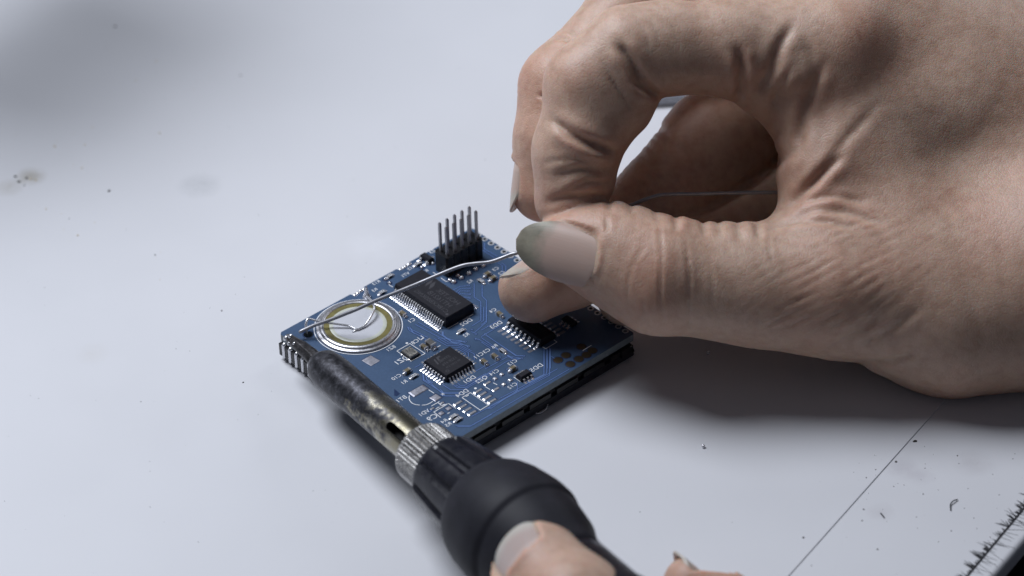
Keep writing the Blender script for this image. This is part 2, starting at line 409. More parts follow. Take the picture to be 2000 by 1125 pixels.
SL += [rp('b', (302, 265), (405, 207), (522, 285), (412, 345), (302, 265))]
SL += [rp('q', (340, 185), (460, 240), (615, 155))]
SL += [rp('b', (515, 160), (490, 180)), rp('b', (540, 262), (570, 250))]
SL += [rp('i', (1065, 378), (1195, 300), (1480, 495), (1350, 575), (1065, 378))]
SL += [rp('i', (1110, 348), (1130, 360), (1165, 340), (1150, 322))]
SL += [rp('i', (645, 560), (690, 530), (850, 470), (970, 548)), rp('i', (850, 470), (622, 605), (730, 690)), rp('i', (835, 630), (870, 612))]
SL += [rp('i', (585, 510), (710, 440)), rp('i', (650, 560), (790, 480)), rp('i', (690, 460), (740, 500))]
SL += [rp('i', (540, 255), (625, 310)), rp('i', (735, 322), (790, 322)), rp('i', (762, 305), (762, 340))]
SL += [rp('e', (425, 515), (475, 545)), rp('e', (505, 480), (545, 500)), rp('e', (700, 425), (765, 468)), rp('k', (1120, 730), (1180, 765), (1385, 643), (1330, 603))]
SL += [rp('s', (1010, 990), (1165, 905)), rp('s', (1225, 870), (1385, 780)), rp('s', (910, 250), (985, 302), (1010, 300)), rp('s', (795, 168), (840, 198))]
SL += [rp('s', (145, 345), (205, 385)), rp('l', (790, 850), (805, 835), (925, 762))]
th = np.radians(np.linspace(0, 360, 65))[:-1]
BZ = np.array([12.7625, -9.3163])
strip(silk, [BZ + 8.82 * np.array([math.cos(a), math.sin(a)]) for a in th], .17, Z3, True)
for s_ in SL: strip(silk, s_, .16, Z3)
cc = rp('i', (400, 335))[0]
q0, q1 = rp('i', (235, 345))[0], rp('i', (605, 435))[0]
arc = spline(rp('i', (240, 345), (232, 385), (255, 440), (310, 480), (400, 497)), 5); strip(silk, arc, .16, Z3)
arc = spline(rp('i', (435, 497), (500, 490), (555, 468), (605, 438)), 5); strip(silk, arc, .16, Z3)
for p in rp('q', (1315, 1012)) + rp('g', (1535, 830)): disc(silk, p, 0, .28, Z3, 12)
sk = silk.build("silkscreen_print", M['silk'], board); sk["kind"] = "stuff"

# --- chips
def gull_pin(w, drop, reach, th=.15):
    """a gull-wing pin: shoulder, knee, foot, pointing to +x, top of shoulder at z=drop"""
    pr = [(0, drop), (.25, drop), (.38, drop - .1), (reach - .62, .16), (reach - .5, .06), (reach, .04)]
    V = []; F = []
    for x, z in pr:
        V += [(x, -w / 2, z), (x, w / 2, z), (x, w / 2, z - th), (x, -w / 2, z - th)]
    for k in range(len(pr) - 1):
        for q in range(4): F.append((4 * k + q, 4 * k + (q + 1) % 4, 4 * k + 4 + (q + 1) % 4, 4 * k + 4 + q))
    F += [(3, 2, 1, 0), tuple(4 * (len(pr) - 1) + q for q in range(4))]
    # heel fillet of solder
    n = len(V); x0, x1 = reach - .75, reach + .22
    V += [(x0, -w * .62, 0), (x0, w * .62, 0), (x1, w * .62, 0), (x1, -w * .62, 0), (x0 + .25, -w * .4, .19), (x0 + .25, w * .4, .19), (x1 - .25, w * .4, .11), (x1 - .25, -w * .4, .11)]
    F += [(n, n + 1, n + 5, n + 4), (n + 1, n + 2, n + 6, n + 5), (n + 2, n + 3, n + 7, n + 6), (n + 3, n, n + 4, n + 7), (n + 4, n + 5, n + 6, n + 7)]
    return MB().add(V, F)
def chip(name, c, d, z0, pins, pitch, drop, reach, w, label):
    """pins: list of (side angle, distance from centre, count)"""
    body = MB(); zm = z0 + d[2] * .5
    body.box((0, 0, zm - d[2] * .25 - .01), (d[0], d[1], d[2] * .5 - .02), taper=0)
    body.box((0, 0, zm + d[2] * .25), (d[0] + .05, d[1] + .05, d[2] * .5), ch=.09, taper=.22)
    o = body.build(name, M['chip'], board); o.location = (c[0] * S, c[1] * S, ZT * S); o["label"] = label
    me = mesh("pin", *(lambda g: (g.v, g.f))(gull_pin(w, drop, reach)), mat=M['tin'])
    for a, dist, n in pins:
        for k in range(n):
            t = (k - (n - 1) / 2) * pitch
            p = link("pin", me, o); p.rotation_euler = (0, 0, a)
            p.location = ((dist * math.cos(a) - t * math.sin(a)) * S, (dist * math.sin(a) + t * math.cos(a)) * S, 0)
    return o
H_ = math.pi / 2
c1 = np.array([17.528, -31.229])
dd1 = chip("square_chip", c1, (6.9, 6.9, 1.4), .12, [(0, 3.35, 8), (H_, 3.35, 8), (2 * H_, 3.35, 8), (3 * H_, 3.35, 8)], .8, .85, 1.25, .36, "square black chip with pins on all four sides")
mk = MB()
put_text(mk, "STM8L", (-.2, .9), .75, 1.527, (-1, 0), (0, 1)); put_text(mk, "152K4T6", (.1, -.3), .72, 1.527, (-1, 0), (0, 1)); put_text(mk, "99 CHN 238", (.1, -1.4), .5, 1.527, (-1, 0), (0, 1))
for q in ([(-2.3, .5), (-1.9, 2.2), (-1.55, 2.2), (-1.95, .5)], [(-1.5, 1.0), (-1.1, 2.4), (-.2, 2.4), (-.3, 2.0), (-.8, 2.0), (-1.1, 1.0)]):
    mk.add([(x, y, 1.527) for x, y in q], [tuple(range(len(q)))])
mk.build("marking", M['marking'], dd1)
dt_ = MB(); disc(dt_, (2.4 - 4.6, -2.3), .25, .38, 1.527, 16); dt_.build("pin_one_mark", M['marking'], dd1)
c2 = (bl(874, 623.3, 2.3) + bl(924.7, 593.3, 2.3) + bl(768.7, 551.3, 2.3) + bl(822.7, 526, 2.3)) / 4
dd2 = chip("long_chip", c2, (7.5, 15.9, 2.25), .12, [(0, 3.7, 24), (2 * H_, 3.7, 24)], .635, 1.35, 1.55, .30, "long black chip with two rows of many fine pins")
mk = MB(); zt = 2.377
for txt, x, y, h in (("HOLTEK", 1.25, -2.9, 1.25), ("HT1621B", -.45, -2.3, 1.25), ("C18KXB0SKNG", -2.1, -1.6, 1.05)):
    put_text(mk, txt, (x, y), h, zt, (0, 1), (1, 0))
for q in ([(.15, 1.7), (1.5, 2.7), (2.9, 2.7), (1.5, 1.7)], [(.15, 2.9), (1.1, 3.55), (2.9, 3.55), (1.9, 2.9)]):
    mk.add([(x, y, zt) for x, y in q], [tuple(range(len(q)))])
mk.build("marking", M['marking'], dd2)
dt_ = MB(); disc(dt_, (-2.6, -7.0), 0, .33, zt, 16); dt_.build("pin_one_dot", M['marking'], dd2)
r0, r7 = bl(*[940 + 465 * .10667, 600 + 285 * .10667], .9), bl(*[940 + 1050 * .10667, 600 + 668 * .10667], .9)
c3 = (r0 + r7) / 2 + np.array([2.35, 0])
dd3 = chip("wide_pin_chip", c3, (3.9, 9.9, 1.5), .12, [(0, 1.95, 8), (2 * H_, 1.95, 8)], 1.27, .95, 1.35, .5, "black chip with sixteen wide pins under the fingertip")
mk = MB(); put_text(mk, "74HC595D", (.5, -.4), .9, 1.627, (0, 1), (1, 0)); put_text(mk, "F0471 08", (-.8, -.4), .8, 1.627, (0, 1), (1, 0)); mk.build("marking", M['marking'], dd3)
fpm = mesh("long_pad", *(lambda g: (g.v, g.f))(MB().box((0, 0, .02), (1.5, .62, .04))), mat=M['dullpad'])
for k in range(8):
    for sgn in (-1, 1):
        o = link("long_pad", fpm, board); o.location = ((c3[0] + sgn * 4.15) * S, (c3[1] + (k - 3.5) * 1.27) * S, ZT * S)
c5 = bl(1023.5, 729.7, .9)
dd5 = chip("tiny_chip", c5, (2.9, 1.7, 1.0), .1, [(H_, .85, 3), (3 * H_, .85, 3)], .95, .6, .75, .42, "tiny black chip with six pins")
tc = bl(834, 501, .9)
tr_ = chip("transistor", tc, (1.5, 3.0, 1.0), .1, [(2 * H_, .75, 2), (0, .75, 1)], 1.9, .55, .8, .5, "small black three legged transistor")
tq = bl(1112, 626, .6)
chip("transistor", tq, (1.6, 3.0, .9), .1, [(2 * H_, .8, 3), (0, .8, 3)], .95, .5, .75, .42, "small black six legged part beside the wide pin chip")

# --- two-ended parts
def two_end(name, u, v, L_, W_, Hh, along, bodymat, frame=False, zc=None):
    c = bl(u, v, Hh); a = 0 if along == 'x' else H_
    o = MB().box((0, 0, Hh / 2 + .03), (L_ * .62, W_, Hh), ch=.05).build(name, bodymat, board)
    o.location = (c[0] * S, c[1] * S, ZT * S); o.rotation_euler = (0, 0, a + rng.uniform(-.04, .04))
    for sg in (-1, 1):
        t = MB().box((sg * L_ * .405, 0, Hh / 2 + .03), (L_ * .2, W_ + .04, Hh + .03), ch=.06)
        t.build("end_cap", M['tin'], o)
        f = MB().blob((sg * (L_ * .5 + .12), 0, 0), .38, W_ * .52, Hh * .62, 12, 5)
        f.build("solder_joint", M['solder'], o, True)
    if frame:
        f = MB(); hx, hy = L_ * .27, W_ * .36
        strip(f, [(-hx, -hy), (hx, -hy), (hx, hy), (-hx, hy)], .09, Hh + .034, True); strip(f, [(-hx * .35, -hy * .3), (hx * .35, -hy * .3), (hx * .35, hy * .4), (-hx * .35, hy * .4)], .08, Hh + .034, True)
        f.build("value_print", M['silk'], o)
    return o
for u, v, al in ((786.7, 610, 'y'), (828, 675, 'y'), (795, 722, 'x'), (945.5, 704, 'y'), (966.4, 693.5, 'y'), (1001, 717, 'x'), (976, 611, 'y'), (951.4, 533, 'x'), (962.3, 541, 'x')):
    two_end("capacitor", u, v, 1.6, .85, .8, al, M['ceramic'])
two_end("inductor", 840.7, 667.5, 2.1, 1.35, 1.25, 'y', M['ferrite'])
for u, v, al in ((808.3, 733, 'x'), (885.7, 812, 'x'), (894.4, 817.7, 'x'), (982, 683.8, 'y'), (900.7, 645, 'x'), (746, 569.6, 'x'), (760.8, 537.9, 'x'), (939.5, 547.5, 'y'), (815.6, 514, 'x')):
    two_end("resistor", u, v, 1.55, .82, .45, al, M['resist'], True)
# --- crystal
cq = bl(801.5, 686, .8)
xt = MB().box((0, 0, .2), (2.5, 3.2, .4)).build("crystal", M['chip'], board); xt.location = (cq[0] * S, cq[1] * S, ZT * S)
MB().box((0, 0, .6), (2.2, 2.9, .42), ch=.12).build("metal_lid", M['lid'], xt)
mk = MB(); put_text(mk, "32.768", (.3, 0), .5, .815, (0, 1), (1, 0)); put_text(mk, "K1508", (-.4, 0), .45, .815, (0, 1), (1, 0)); mk.build("marking", M['marking'], xt)
fb = MB()
for x, y in ((-1.3, -1.1), (-1.3, 1.1), (1.3, -1.1), (1.3, 1.1)): fb.blob((x, y, 0), .3, .45, .22)
fb.build("solder_joint", M['solder'], xt, True)
# --- bare pads
def pad(pts, name="bare_solder_pad", clear=.18, h=.1, mat=None):
    P = np.array(pts); c = P.mean(0); d = MB()
    Q = c + (P - c) * (1 + clear / (np.linalg.norm(P - c, axis=1).mean()))
    ar = sum(Q[k][0] * Q[(k + 1) % len(Q)][1] - Q[(k + 1) % len(Q)][0] * Q[k][1] for k in range(len(Q)))
    if ar < 0: Q = Q[::-1]; P = P[::-1]
    o = link(name, None) if False else None
    n = len(P); V = [(*p, ZT + .006) for p in P] + [(*(c + (p - c) * .8), ZT + h) for p in P] + [(*c, ZT + h * 1.35)]
    F = [(k, (k + 1) % n, n + (k + 1) % n, n + k) for k in range(n)] + [(n + k, n + (k + 1) % n, 2 * n) for k in range(n)]
    o = MB().add(V, F).build(name, mat or M['dullpad'], board)
    d.add([(*q, ZT + .012) for q in Q], [tuple(range(n))]); d.build("pad_clearance", M['maskdark'], o)
    return o
def rect(c, a, b):
    c = np.array(c); return [c + (-a, -b), c + (a, -b), c + (a, b), c + (-a, b)]
pad(rp('i', (215, 300), (450, 168), (545, 235), (310, 372))); pad(rp('i', (545, 380), (655, 312), (752, 375), (645, 440)))
la, lb = bl(892.6, 788.5), bl(921.5, 806.5)
for k, p in enumerate(((1000, 462), (1075, 516), (1148, 566), (1222, 617))):
    pad(rect(rp('i', p)[0], 1.05, .3), clear=.22, mat=M['tin'])
for p in ((1315, 275), (1385, 322), (1462, 377), (1535, 430)): pad(rect(rp('i', p)[0], 1.05, .3), clear=.22, mat=M['tin'])
for p in ((855, 545), (740, 622)): pad(rect(rp('i', p)[0], .55, .5))
for p in ((750, 462), (598, 548)): pad(rect(rp('i', p)[0], .5, .25), mat=M['tin'])
for p in ((450, 482), (530, 540)): pad(rect(rp('e', p)[0], .85, .3), mat=M['tin'])
for p in ((522, 440), (585, 400), (605, 495), (668, 455)): pad(rect(rp('e', p)[0], .4, .42), mat=M['solder'], h=.2)
pad(rp('g', (865, 1080), (1005, 1000), (1150, 1085), (1010, 1168)), h=.03, clear=.05)
# --- the solder joints of the header and the tinned notches
def dome(u, v, r=.55, h=.55, name="solder_joint"):
    c = bl(u, v); o = MB().blob((0, 0, 0), r, r, h, 12, 5).build(name, M['solder'], board, True); o.location = (c[0] * S, c[1] * S, ZT * S)
    d_ = MB(); disc(d_, (0, 0), r * .6, r + .28, .01, 16); d_.build("pad_clearance", M['maskdark'], o)
for p in ((1095, 310), (1205, 250), (1315, 185), (1415, 122), (1525, 72)): dome(740 + p[0] * .13333, 510 + p[1] * .13333)
for p in ((1040, 278), (1150, 212)): dome(740 + p[0] * .13333, 510 + p[1] * .13333, .5, .4)
for p in ((600, 5), (720, 45), (628, 98), (790, 40), (95, 270), (155, 325)): dome(740 + p[0] * .13333, 510 + p[1] * .13333, .38, .4)
for xa, xb in ((e0, e1), (e2, e3)):
    g = MB()
    for k in range(4): g.blob((xa + .55 + (xb - xa - 1.1) * k / 3, -.55 - rng.uniform(0, .3), ZT - .1), rng.uniform(.5, .75), .42, rng.uniform(.25, .5), 10, 4)
    g.box(((xa + xb) / 2, -.52, ZT - .85), (xb - xa - .9, .4, 1.5))
    g.build("edge_solder", M['solder'], board, True)
# --- pin header, two rows of five
hx0, hy0 = 37.228, -6.547
hb = MB()
for lv in range(2):
    for k in range(5):
        ch = .38; x, y0, y1 = hx0 + 2 * k, hy0 + 1.0, hy0 - 3.0
        P = [(x - 1 + ch, y1), (x + 1 - ch, y1), (x + 1, y1 + ch), (x + 1, y0 - ch), (x + 1 - ch, y0), (x - 1 + ch, y0), (x - 1, y0 - ch), (x - 1, y1 + ch)]
        hb.prism(P, ZT + .05 + 2.45 * lv, ZT + 2.45 + 2.45 * lv)
header = hb.build("pin_header", M['header'], board); header["label"] = "black header with ten upright square pins"
pz0, pz1, q = ZT + 4.9, ZT + 12.0, .25
pv = [(-q, -q, pz0 - 1), (q, -q, pz0 - 1), (q, q, pz0 - 1), (-q, q, pz0 - 1), (-q, -q, pz1 - .35), (q, -q, pz1 - .35), (q, q, pz1 - .35), (-q, q, pz1 - .35)] + [(x * .45, y * .45, pz1) for x, y in ((-q, -q), (q, -q), (q, q), (-q, q))]
pf = [(k, (k + 1) % 4, 4 + (k + 1) % 4, 4 + k) for k in range(4)] + [(4 + k, 4 + (k + 1) % 4, 8 + (k + 1) % 4, 8 + k) for k in range(4)] + [(8, 9, 10, 11)]
hp = mesh("pin", pv, pf, mat=M['wire'])
for k in range(5):
    for r_ in range(2):
        o = link("pin", hp, header); o.location = ((hx0 + 2 * k) * S, (hy0 - 2 * r_) * S, 0); o.rotation_euler = (0, 0, 0)
# --- buzzer
bx, by = BZ
case = MB().lathe([(8.5, 0), (8.5, .32), (8.25, .42), (7.95, .40), (7.75, .55), (7.65, .78), (7.2, .84), (6.95, .80), (6.85, .66)], (0, 0, 0), 72, cap=False).build("buzzer", M['rim'], board, True)
case.location = (bx * S, by * S, ZT * S); case["label"] = "round flat buzzer with olive ring and white disc"
MB().lathe([(6.9, .60), (6.9, .64), (5.55, .66)], (0, 0, 0), 64, cap=False).build("brass_plate", M['brass'], case)
V = []; n = 64
gl = MB().lathe([(5.75, .655), (5.6, .72), (5.2, .76), (4.95, .745)], (0, 0, 0), n, cap=False).build("glue_ring", M['glue'], case, True)
pd = MB(); disc(pd, (0, 0), 0, 5.0, .75, 64); pd.build("ceramic_disc", M['piezo'], case)
def bp(reg, x, y, h):
    o = REG[reg]; c = bl(o[0] + x * o[2], o[1] + y * o[2], h); return (c[0], c[1], ZT + h)
lw = spline([bp('g', 75, 690, -.4), bp('g', 62, 640, .5), bp('g', 55, 560, 1.7), bp('g', 75, 490, 2.3), bp('g', 110, 472, 2.4), bp('g', 270, 512, 2.1), bp('g', 420, 535, 1.7), bp('g', 640, 566, 1.3), bp('g', 700, 578, 1.2), bp('g', 800, 625, 1.0), bp('g', 850, 610, 1.0), bp('g', 930, 555, 1.2), bp('g', 1010, 430, 1.8), bp('g', 1055, 340, 2.1), bp('g', 1050, 270, 2.2), bp('g', 1010, 200, 1.6), bp('g', 960, 150, .9), bp('g', 945, 140, .2)], 5)
MB().tube(lw, .24, 8).build("jumper_lead", M['tin'], board, True)
MB().tube([bp('g', 800, 628, .95), bp('g', 775, 645, .88), bp('g', 735, 668, .8)], [.2, .2, .1], 8).build("lead_reflection", M['tin'], board, True)  # the lead's shadow/reflection on the disc, shaped here as a metal stub
c = bl(590 + 950 * .1333, 560 + 150 * .1333)
sp = MB().lathe([(.95, 0), (.9, .25), (.6, .7), (.42, 1.4), (.2, 2.3), (.04, 2.8)], (c[0], c[1], ZT), 9).build("solder_spike", M['solder'], board, True)
for k in range(3):
    pass
# flux crumbs left along the notch
# ================================================================== BENCH
def bench_mat_material(name, base, marks):
    mt, N, L, b = new_mat(name, base, .42, 0, .4); oc = objcoord(N)
    n = noise(N, L, 9, 4, .5, oc); r = ramp(N, L, n.outputs[0], [(.35, tuple(c * .965 for c in base)), (.65, tuple(c * 1.02 for c in base))])
    col = r.outputs[0]
    n2 = noise(N, L, 1400, 2, .5, oc)
    r2 = ramp(N, L, n2.outputs[0], [(.74, (0, 0, 0)), (.80, (.35, .35, .35))])
    col = mix(N, L, r2.outputs[0], col, (.36, .36, .37, 1))
    nw = noise(N, L, 260, 5, .7, oc)
    for (x, y), rad, dark, amt in marks:               # stains rubbed into the sheet
        vm = N.new("ShaderNodeVectorMath"); vm.operation = 'DISTANCE'; vm.inputs[1].default_value = (x * S, y * S, 0); L.new(oc, vm.inputs[0])
        mr = N.new("ShaderNodeMapRange"); mr.inputs[1].default_value = 0; mr.inputs[2].default_value = rad * S; mr.inputs[3].default_value = 1; mr.inputs[4].default_value = 0
        L.new(vm.outputs["Value"], mr.inputs[0])
        mm = N.new("ShaderNodeMath"); mm.operation = 'MULTIPLY'; L.new(mr.outputs[0], mm.inputs[0]); L.new(nw.outputs[0], mm.inputs[1])
        rr = ramp(N, L, mm.outputs[0], [(.12, (0, 0, 0)), (.5, (amt, amt, amt))])
        col = mix(N, L, rr.outputs[0], col, (*dark, 1))
    L.new(col, b.inputs["Base Color"])
    n4 = noise(N, L, 70, 4, .6, oc); mr = N.new("ShaderNodeMapRange"); mr.inputs[3].default_value = .34; mr.inputs[4].default_value = .52; L.new(n4.outputs[0], mr.inputs[0]); L.new(mr.outputs[0], b.inputs["Roughness"])
    n5 = noise(N, L, 900, 3, .6, oc); bump(N, L, b, n5.outputs[0], .05, .0001)
    return mt
def g2(u, v, z=0): return on_z(u, v, z)[:2]
ZB = -.2                      # the bench top lies a little lower than the sheet on it
WHITE = (.66, .665, .695)
mat_white = bench_mat_material("white_work_mat", WHITE, [(g2(390, 362), 7, (.40, .41, .43), .38), (g2(60, 345), 5, (.32, .29, .22), .6), (g2(20, 365), 5, (.34, .31, .24), .35), (g2(730, 480), 9, (.75, .76, .8), .4), (g2(180, 690), 5, (.55, .53, .5), .25)])
mat_white2 = bench_mat_material("white_bench_top", tuple(c * 1.0 for c in WHITE), [(g2(1760, 915, ZB), 5, (.45, .43, .47), .4), (g2(1800, 930, ZB), 4, (.45, .43, .47), .35), (g2(1720, 1000, ZB), 4, (.46, .44, .46), .35), (g2(1900, 905, ZB), 6, (.45, .43, .45), .3)])
ea, eb = g2(1850, 777), g2(1540, 1125)
dv = (eb - ea) / np.linalg.norm(eb - ea); nv = np.array([-dv[1], dv[0]])
if nv @ (np.array([0, 0]) - ea) < 0: nv = -nv          # into the mat
def sheet(name, edge_a, d_, n_, z0, z1, mat, rnd=.35, far=700):
    V = []; F = []
    prof = [(rnd * 0, z0)] + [(rnd * (1 - math.cos(t)), z1 - rnd * (1 - math.sin(t))) for t in np.linspace(0, math.pi / 2, 6)] + [(far, z1), (far, z0)]
    A, B = edge_a - d_ * far, edge_a + d_ * far
    for q, z in prof: V += [(*(A + n_ * q), z), (*(B + n_ * q), z)]
    k = len(prof)
    for j in range(k): F.append((2 * j, 2 * j + 1, 2 * ((j + 1) % k) + 1, 2 * ((j + 1) % k)))
    F += [tuple(2 * j for j in range(k))[::-1], tuple(2 * j + 1 for j in range(k))]
    me = mesh(name, V, F); bm = bmesh.new(); bm.from_mesh(me); bmesh.ops.recalc_face_normals(bm, faces=bm.faces); bm.to_mesh(me); bm.free()
    o = link(name, me, None, mat); o["kind"] = "structure"; return o
sheet("work_mat", ea, dv, nv, -.19, 0, mat_white, .12)
oa, ob = g2(2000, 1058, ZB), g2(1930, 1140, ZB)
dv2 = (ob - oa) / np.linalg.norm(ob - oa); nv2 = np.array([-dv2[1], dv2[0]])
if nv2 @ (ea - oa) < 0: nv2 = -nv2
sheet("bench_top", oa, dv2, nv2, -4.0, ZB, mat_white2, 1.2, 900)
M['dark'] = simple('dark_floor_cloth', (.012, .013, .018), .8)
fl = MB(); fl.box((300, -200, -40), (2400, 2400, 10)); o = fl.build("floor", M['dark']); o["kind"] = "structure"
# frayed dark seam near the rim of the bench top
sa, sb = g2(2004, 988, ZB), g2(1884, 1132, ZB)
sd = (sb - sa) / np.linalg.norm(sb - sa); sn = np.array([-sd[1], sd[0]])
if sn @ (ea - sa) < 0: sn = -sn
M['fray'] = simple('dark_fray', (.03, .03, .035), .8)
fr = MB(); Ls = np.linalg.norm(sb - sa)
fr.box((*((sa + sb) / 2 + sd * 4), ZB + .04), (Ls + 30, .4, .08), math.atan2(sd[1], sd[0]))
for k in range(190):
    t = rng.uniform(-10, Ls + 14); b0 = sa + sd * t
    cl = .5 + .5 * math.sin(t * 1.9) ; ln = rng.uniform(.5, 1.3) + 2.6 * cl ** 3 * rng.uniform(.3, 1)
    an = rng.normal(.25, .25); d_ = sn * math.cos(an) + sd * math.sin(-an)
    w = rng.uniform(.05, .14)
    pts = [(*(b0 + d_ * ln * q), ZB + .07 + .12 * math.sin(q * 3)) for q in (0, .35, .7, 1)]
    fr.tube(pts, [w, w * .9, w * .6, w * .15], 4)
for k in range(60):
    t = rng.uniform(-10, Ls + 14); b0 = sa + sd * t; ln = rng.uniform(1.0, 4.2); d_ = -sn * 1 + sd * rng.normal(0, .25)
    fr.tube([(*(b0 + d_ * ln * q), ZB + .03) for q in (0, .5, 1)], [.05, .04, .02], 4)
o = fr.build("frayed_seam", M['fray']); o["kind"] = "stuff"

# ================================================================== SMALL THINGS ON THE BENCH
M['speck'] = simple('dark_speck', (.05, .045, .04), .6); M['flux'] = simple('amber_flux_grain', (.62, .52, .36), .35)
def specks(name, pts, mat):
    mb = MB()
    for u, v, r in pts:
        z = 0 if nv @ (g2(u, v) - ea) > 0 else ZB
        x, y = g2(u, v, z)
        mb.blob((x, y, z), r * rng.uniform(.7, 1.3), r * rng.uniform(.7, 1.3), r * .7, 7, 3, rng.uniform(0, 3))
    o = mb.build(name, mat, None, True); o["kind"] = "stuff"
P = [(213, 373, .36), (475, 747, .22), (433, 607, .18), (303, 498, .2), (135, 427, .12), (322, 192, .12), (470, 147, .2), (225, 52, .3), (30, 345, .4), (37, 355, .35), (52, 348, .3), (48, 362, .2), (505, 420, .12), (690, 352, .1),
     (1787, 862, .4), (1750, 902, .25), (1692, 933, .15), (1569, 1050, .2), (1687, 995, .2), (1684, 1017, .15), (1714, 1073, .18), (1858, 1037, .15), (1803, 965, .15), (1585, 1105, .15), (1870, 890, .15), (1790, 1010, .1), (1430, 1020, .08), (1250, 1000, .1)]
P += [(rng.uniform(0, 1000), rng.uniform(0, 1100), rng.uniform(.04, .10)) for k in range(70)] + [(rng.uniform(1640, 2000), rng.uniform(870, 1060), rng.uniform(.04, .12)) for k in range(40)]
specks("dark_specks", P, M['speck'])
P = [(312, 260, .3), (107, 286, .26), (166, 283, .2), (160, 328, .22), (305, 120, .22), (152, 460, .25), (132, 172, .15), (265, 157, .2), (90, 408, .2), (180, 248, .2), (60, 350, .3), (70, 352, .25)] + [(rng.uniform(0, 480), rng.uniform(0, 560), rng.uniform(.05, .12)) for k in range(30)]
specks("flux_grains", P, M['flux'])
for (u, v), lab in (((1383, 692), "tiny bright solder ball on the bench close under the thumb"), ((1373.5, 874), "tiny bright solder ball on the open bench below the hand's shadow")):
    x, y = g2(u, v)
    prof = [(max(.001, .34 * math.sin(a)), .34 - .34 * math.cos(a)) for a in np.linspace(.01, math.pi - .01, 9)]
    o = MB().lathe(prof, (0, 0, 0), 14).build("solder_ball", M['solder'], None, True); o.location = (x * S, y * S, 0); tag(o, lab, "solder ball", "solder balls on the bench")
fb = spline([(*g2(*p, ZB), z) for p, z in (((1857, 998), ZB + .1), ((1856, 988), ZB + .25), ((1861, 982), ZB + .4), ((1870, 977), ZB + .2))], 6)
o = MB().tube(fb, .12, 5).build("stray_fibre", M['fray'], None, True); tag(o, "short curled dark fibre lying on the bench at the right", "fibre")
fb = spline([(*g2(*p, ZB), ZB + .1) for p in ((1720, 1003), (1724, 1008), (1727, 1012))], 5)
o = MB().tube(fb, .13, 5).build("stray_fibre", M['fray'], None, True); tag(o, "very short grey fibre lying on the bench left of the curled one", "fibre")
mt, N, L, b = new_mat("clear_plastic", (.42, .44, .5), .15); b.inputs["Transmission Weight"].default_value = .6
pl = MB().box((0, 0, 1.0), (26, 3.2, 2.0), math.radians(4), ch=.35); o = pl.build("plastic_strip", mt)
c = on_z(1345, 187, 1.6); o.location = (c[0] * S, c[1] * S, 0); tag(o, "sliver of clear plastic glimpsed on the bench through the gap under the index finger", "plastic strip")
# the lamp's arm, over the far left corner, whose soft shadow crosses the bench
M['arm'] = simple('grey_lamp_arm', (.25, .25, .27), .4, .6)
LMP = np.array([-280., 190., 580.]); HA = 115.
AP = [(lambda g: np.append(g + (LMP[:2] - g) * HA / LMP[2], HA))(g2(*p)) for p in ((-190, 350), (430, -95))]
o = MB().tube([AP[0], AP[0] * .6 + AP[1] * .4, AP[1]], 19, 24).build("lamp_arm", M['arm'], None, True); tag(o, "grey lamp arm casting the soft shadow across the far left bench corner", "lamp arm")
# ================================================================== SOLDER WIRE
WP = [(583.7, 649.3, 12.6), (597.7, 642.7, 12.6), (615, 635, 12.9), (633.7, 628.7, 13.6), (655, 620.7, 14.4), (675, 612.7, 15.2), (695, 604.7, 16), (740, 584.7, 17.6), (806.7, 558, 20), (860, 535.3, 21), (900, 519.8, 21.8), (926.7, 515, 22), (960, 511, 22.3), (998, 497, 22.5), (1013, 492.5, 22.5),
      (1060, 468, 21), (1130, 430, 20), (1185, 412, 19.5), (1228, 402, 21), (1268, 387, 21.5), (1300, 380, 21), (1370, 378.5, 18.5), (1440, 376.5, 16), (1535, 376, 15), (1600, 380, 14.5)]
wp = spline([at_t(*p) for p in WP], 6)
o = MB().tube(wp, np.concatenate([[.26, .36], np.full(len(wp) - 2, .385)]), 12).build("solder_wire", M['wire'], None, True)
tag(o, "thin grey solder wire held by the thumb and index finger across the blue board", "solder wire")

# ================================================================== SOLDERING IRON
Q0, Q1 = at_t(561, 655, 14.6), at_t(987, 1021, 71)
AXI = (Q1 - Q0) / np.linalg.norm(Q1 - Q0)
def s_of(mm):                   # distance along the iron of a place measured along the picture of its axis
    lo, hi = -5., 260.
    for _ in range(50):
        c = (lo + hi) / 2; w = view(Q0 + AXI * c); val = .77 * w[0] + .64 * w[1]
        if val < mm: lo = c
        else: hi = c
    return lo
towards = -FW - AXI * (-FW @ AXI); towards /= np.linalg.norm(towards)
zax, xax = AXI, towards; yax = np.cross(zax, xax)
iron = bpy.data.objects.new("soldering_iron", None); COL.objects.link(iron)
mm_ = Matrix.Identity(4)
for k in range(3): mm_[k][0], mm_[k][1], mm_[k][2], mm_[k][3] = xax[k], yax[k], zax[k], Q0[k] * S
iron.matrix_world = mm_; iron.empty_display_size = .01
tag(iron, "soldering iron with burnt steel barrel and black handle, its tip on the board's left corner", "soldering iron")
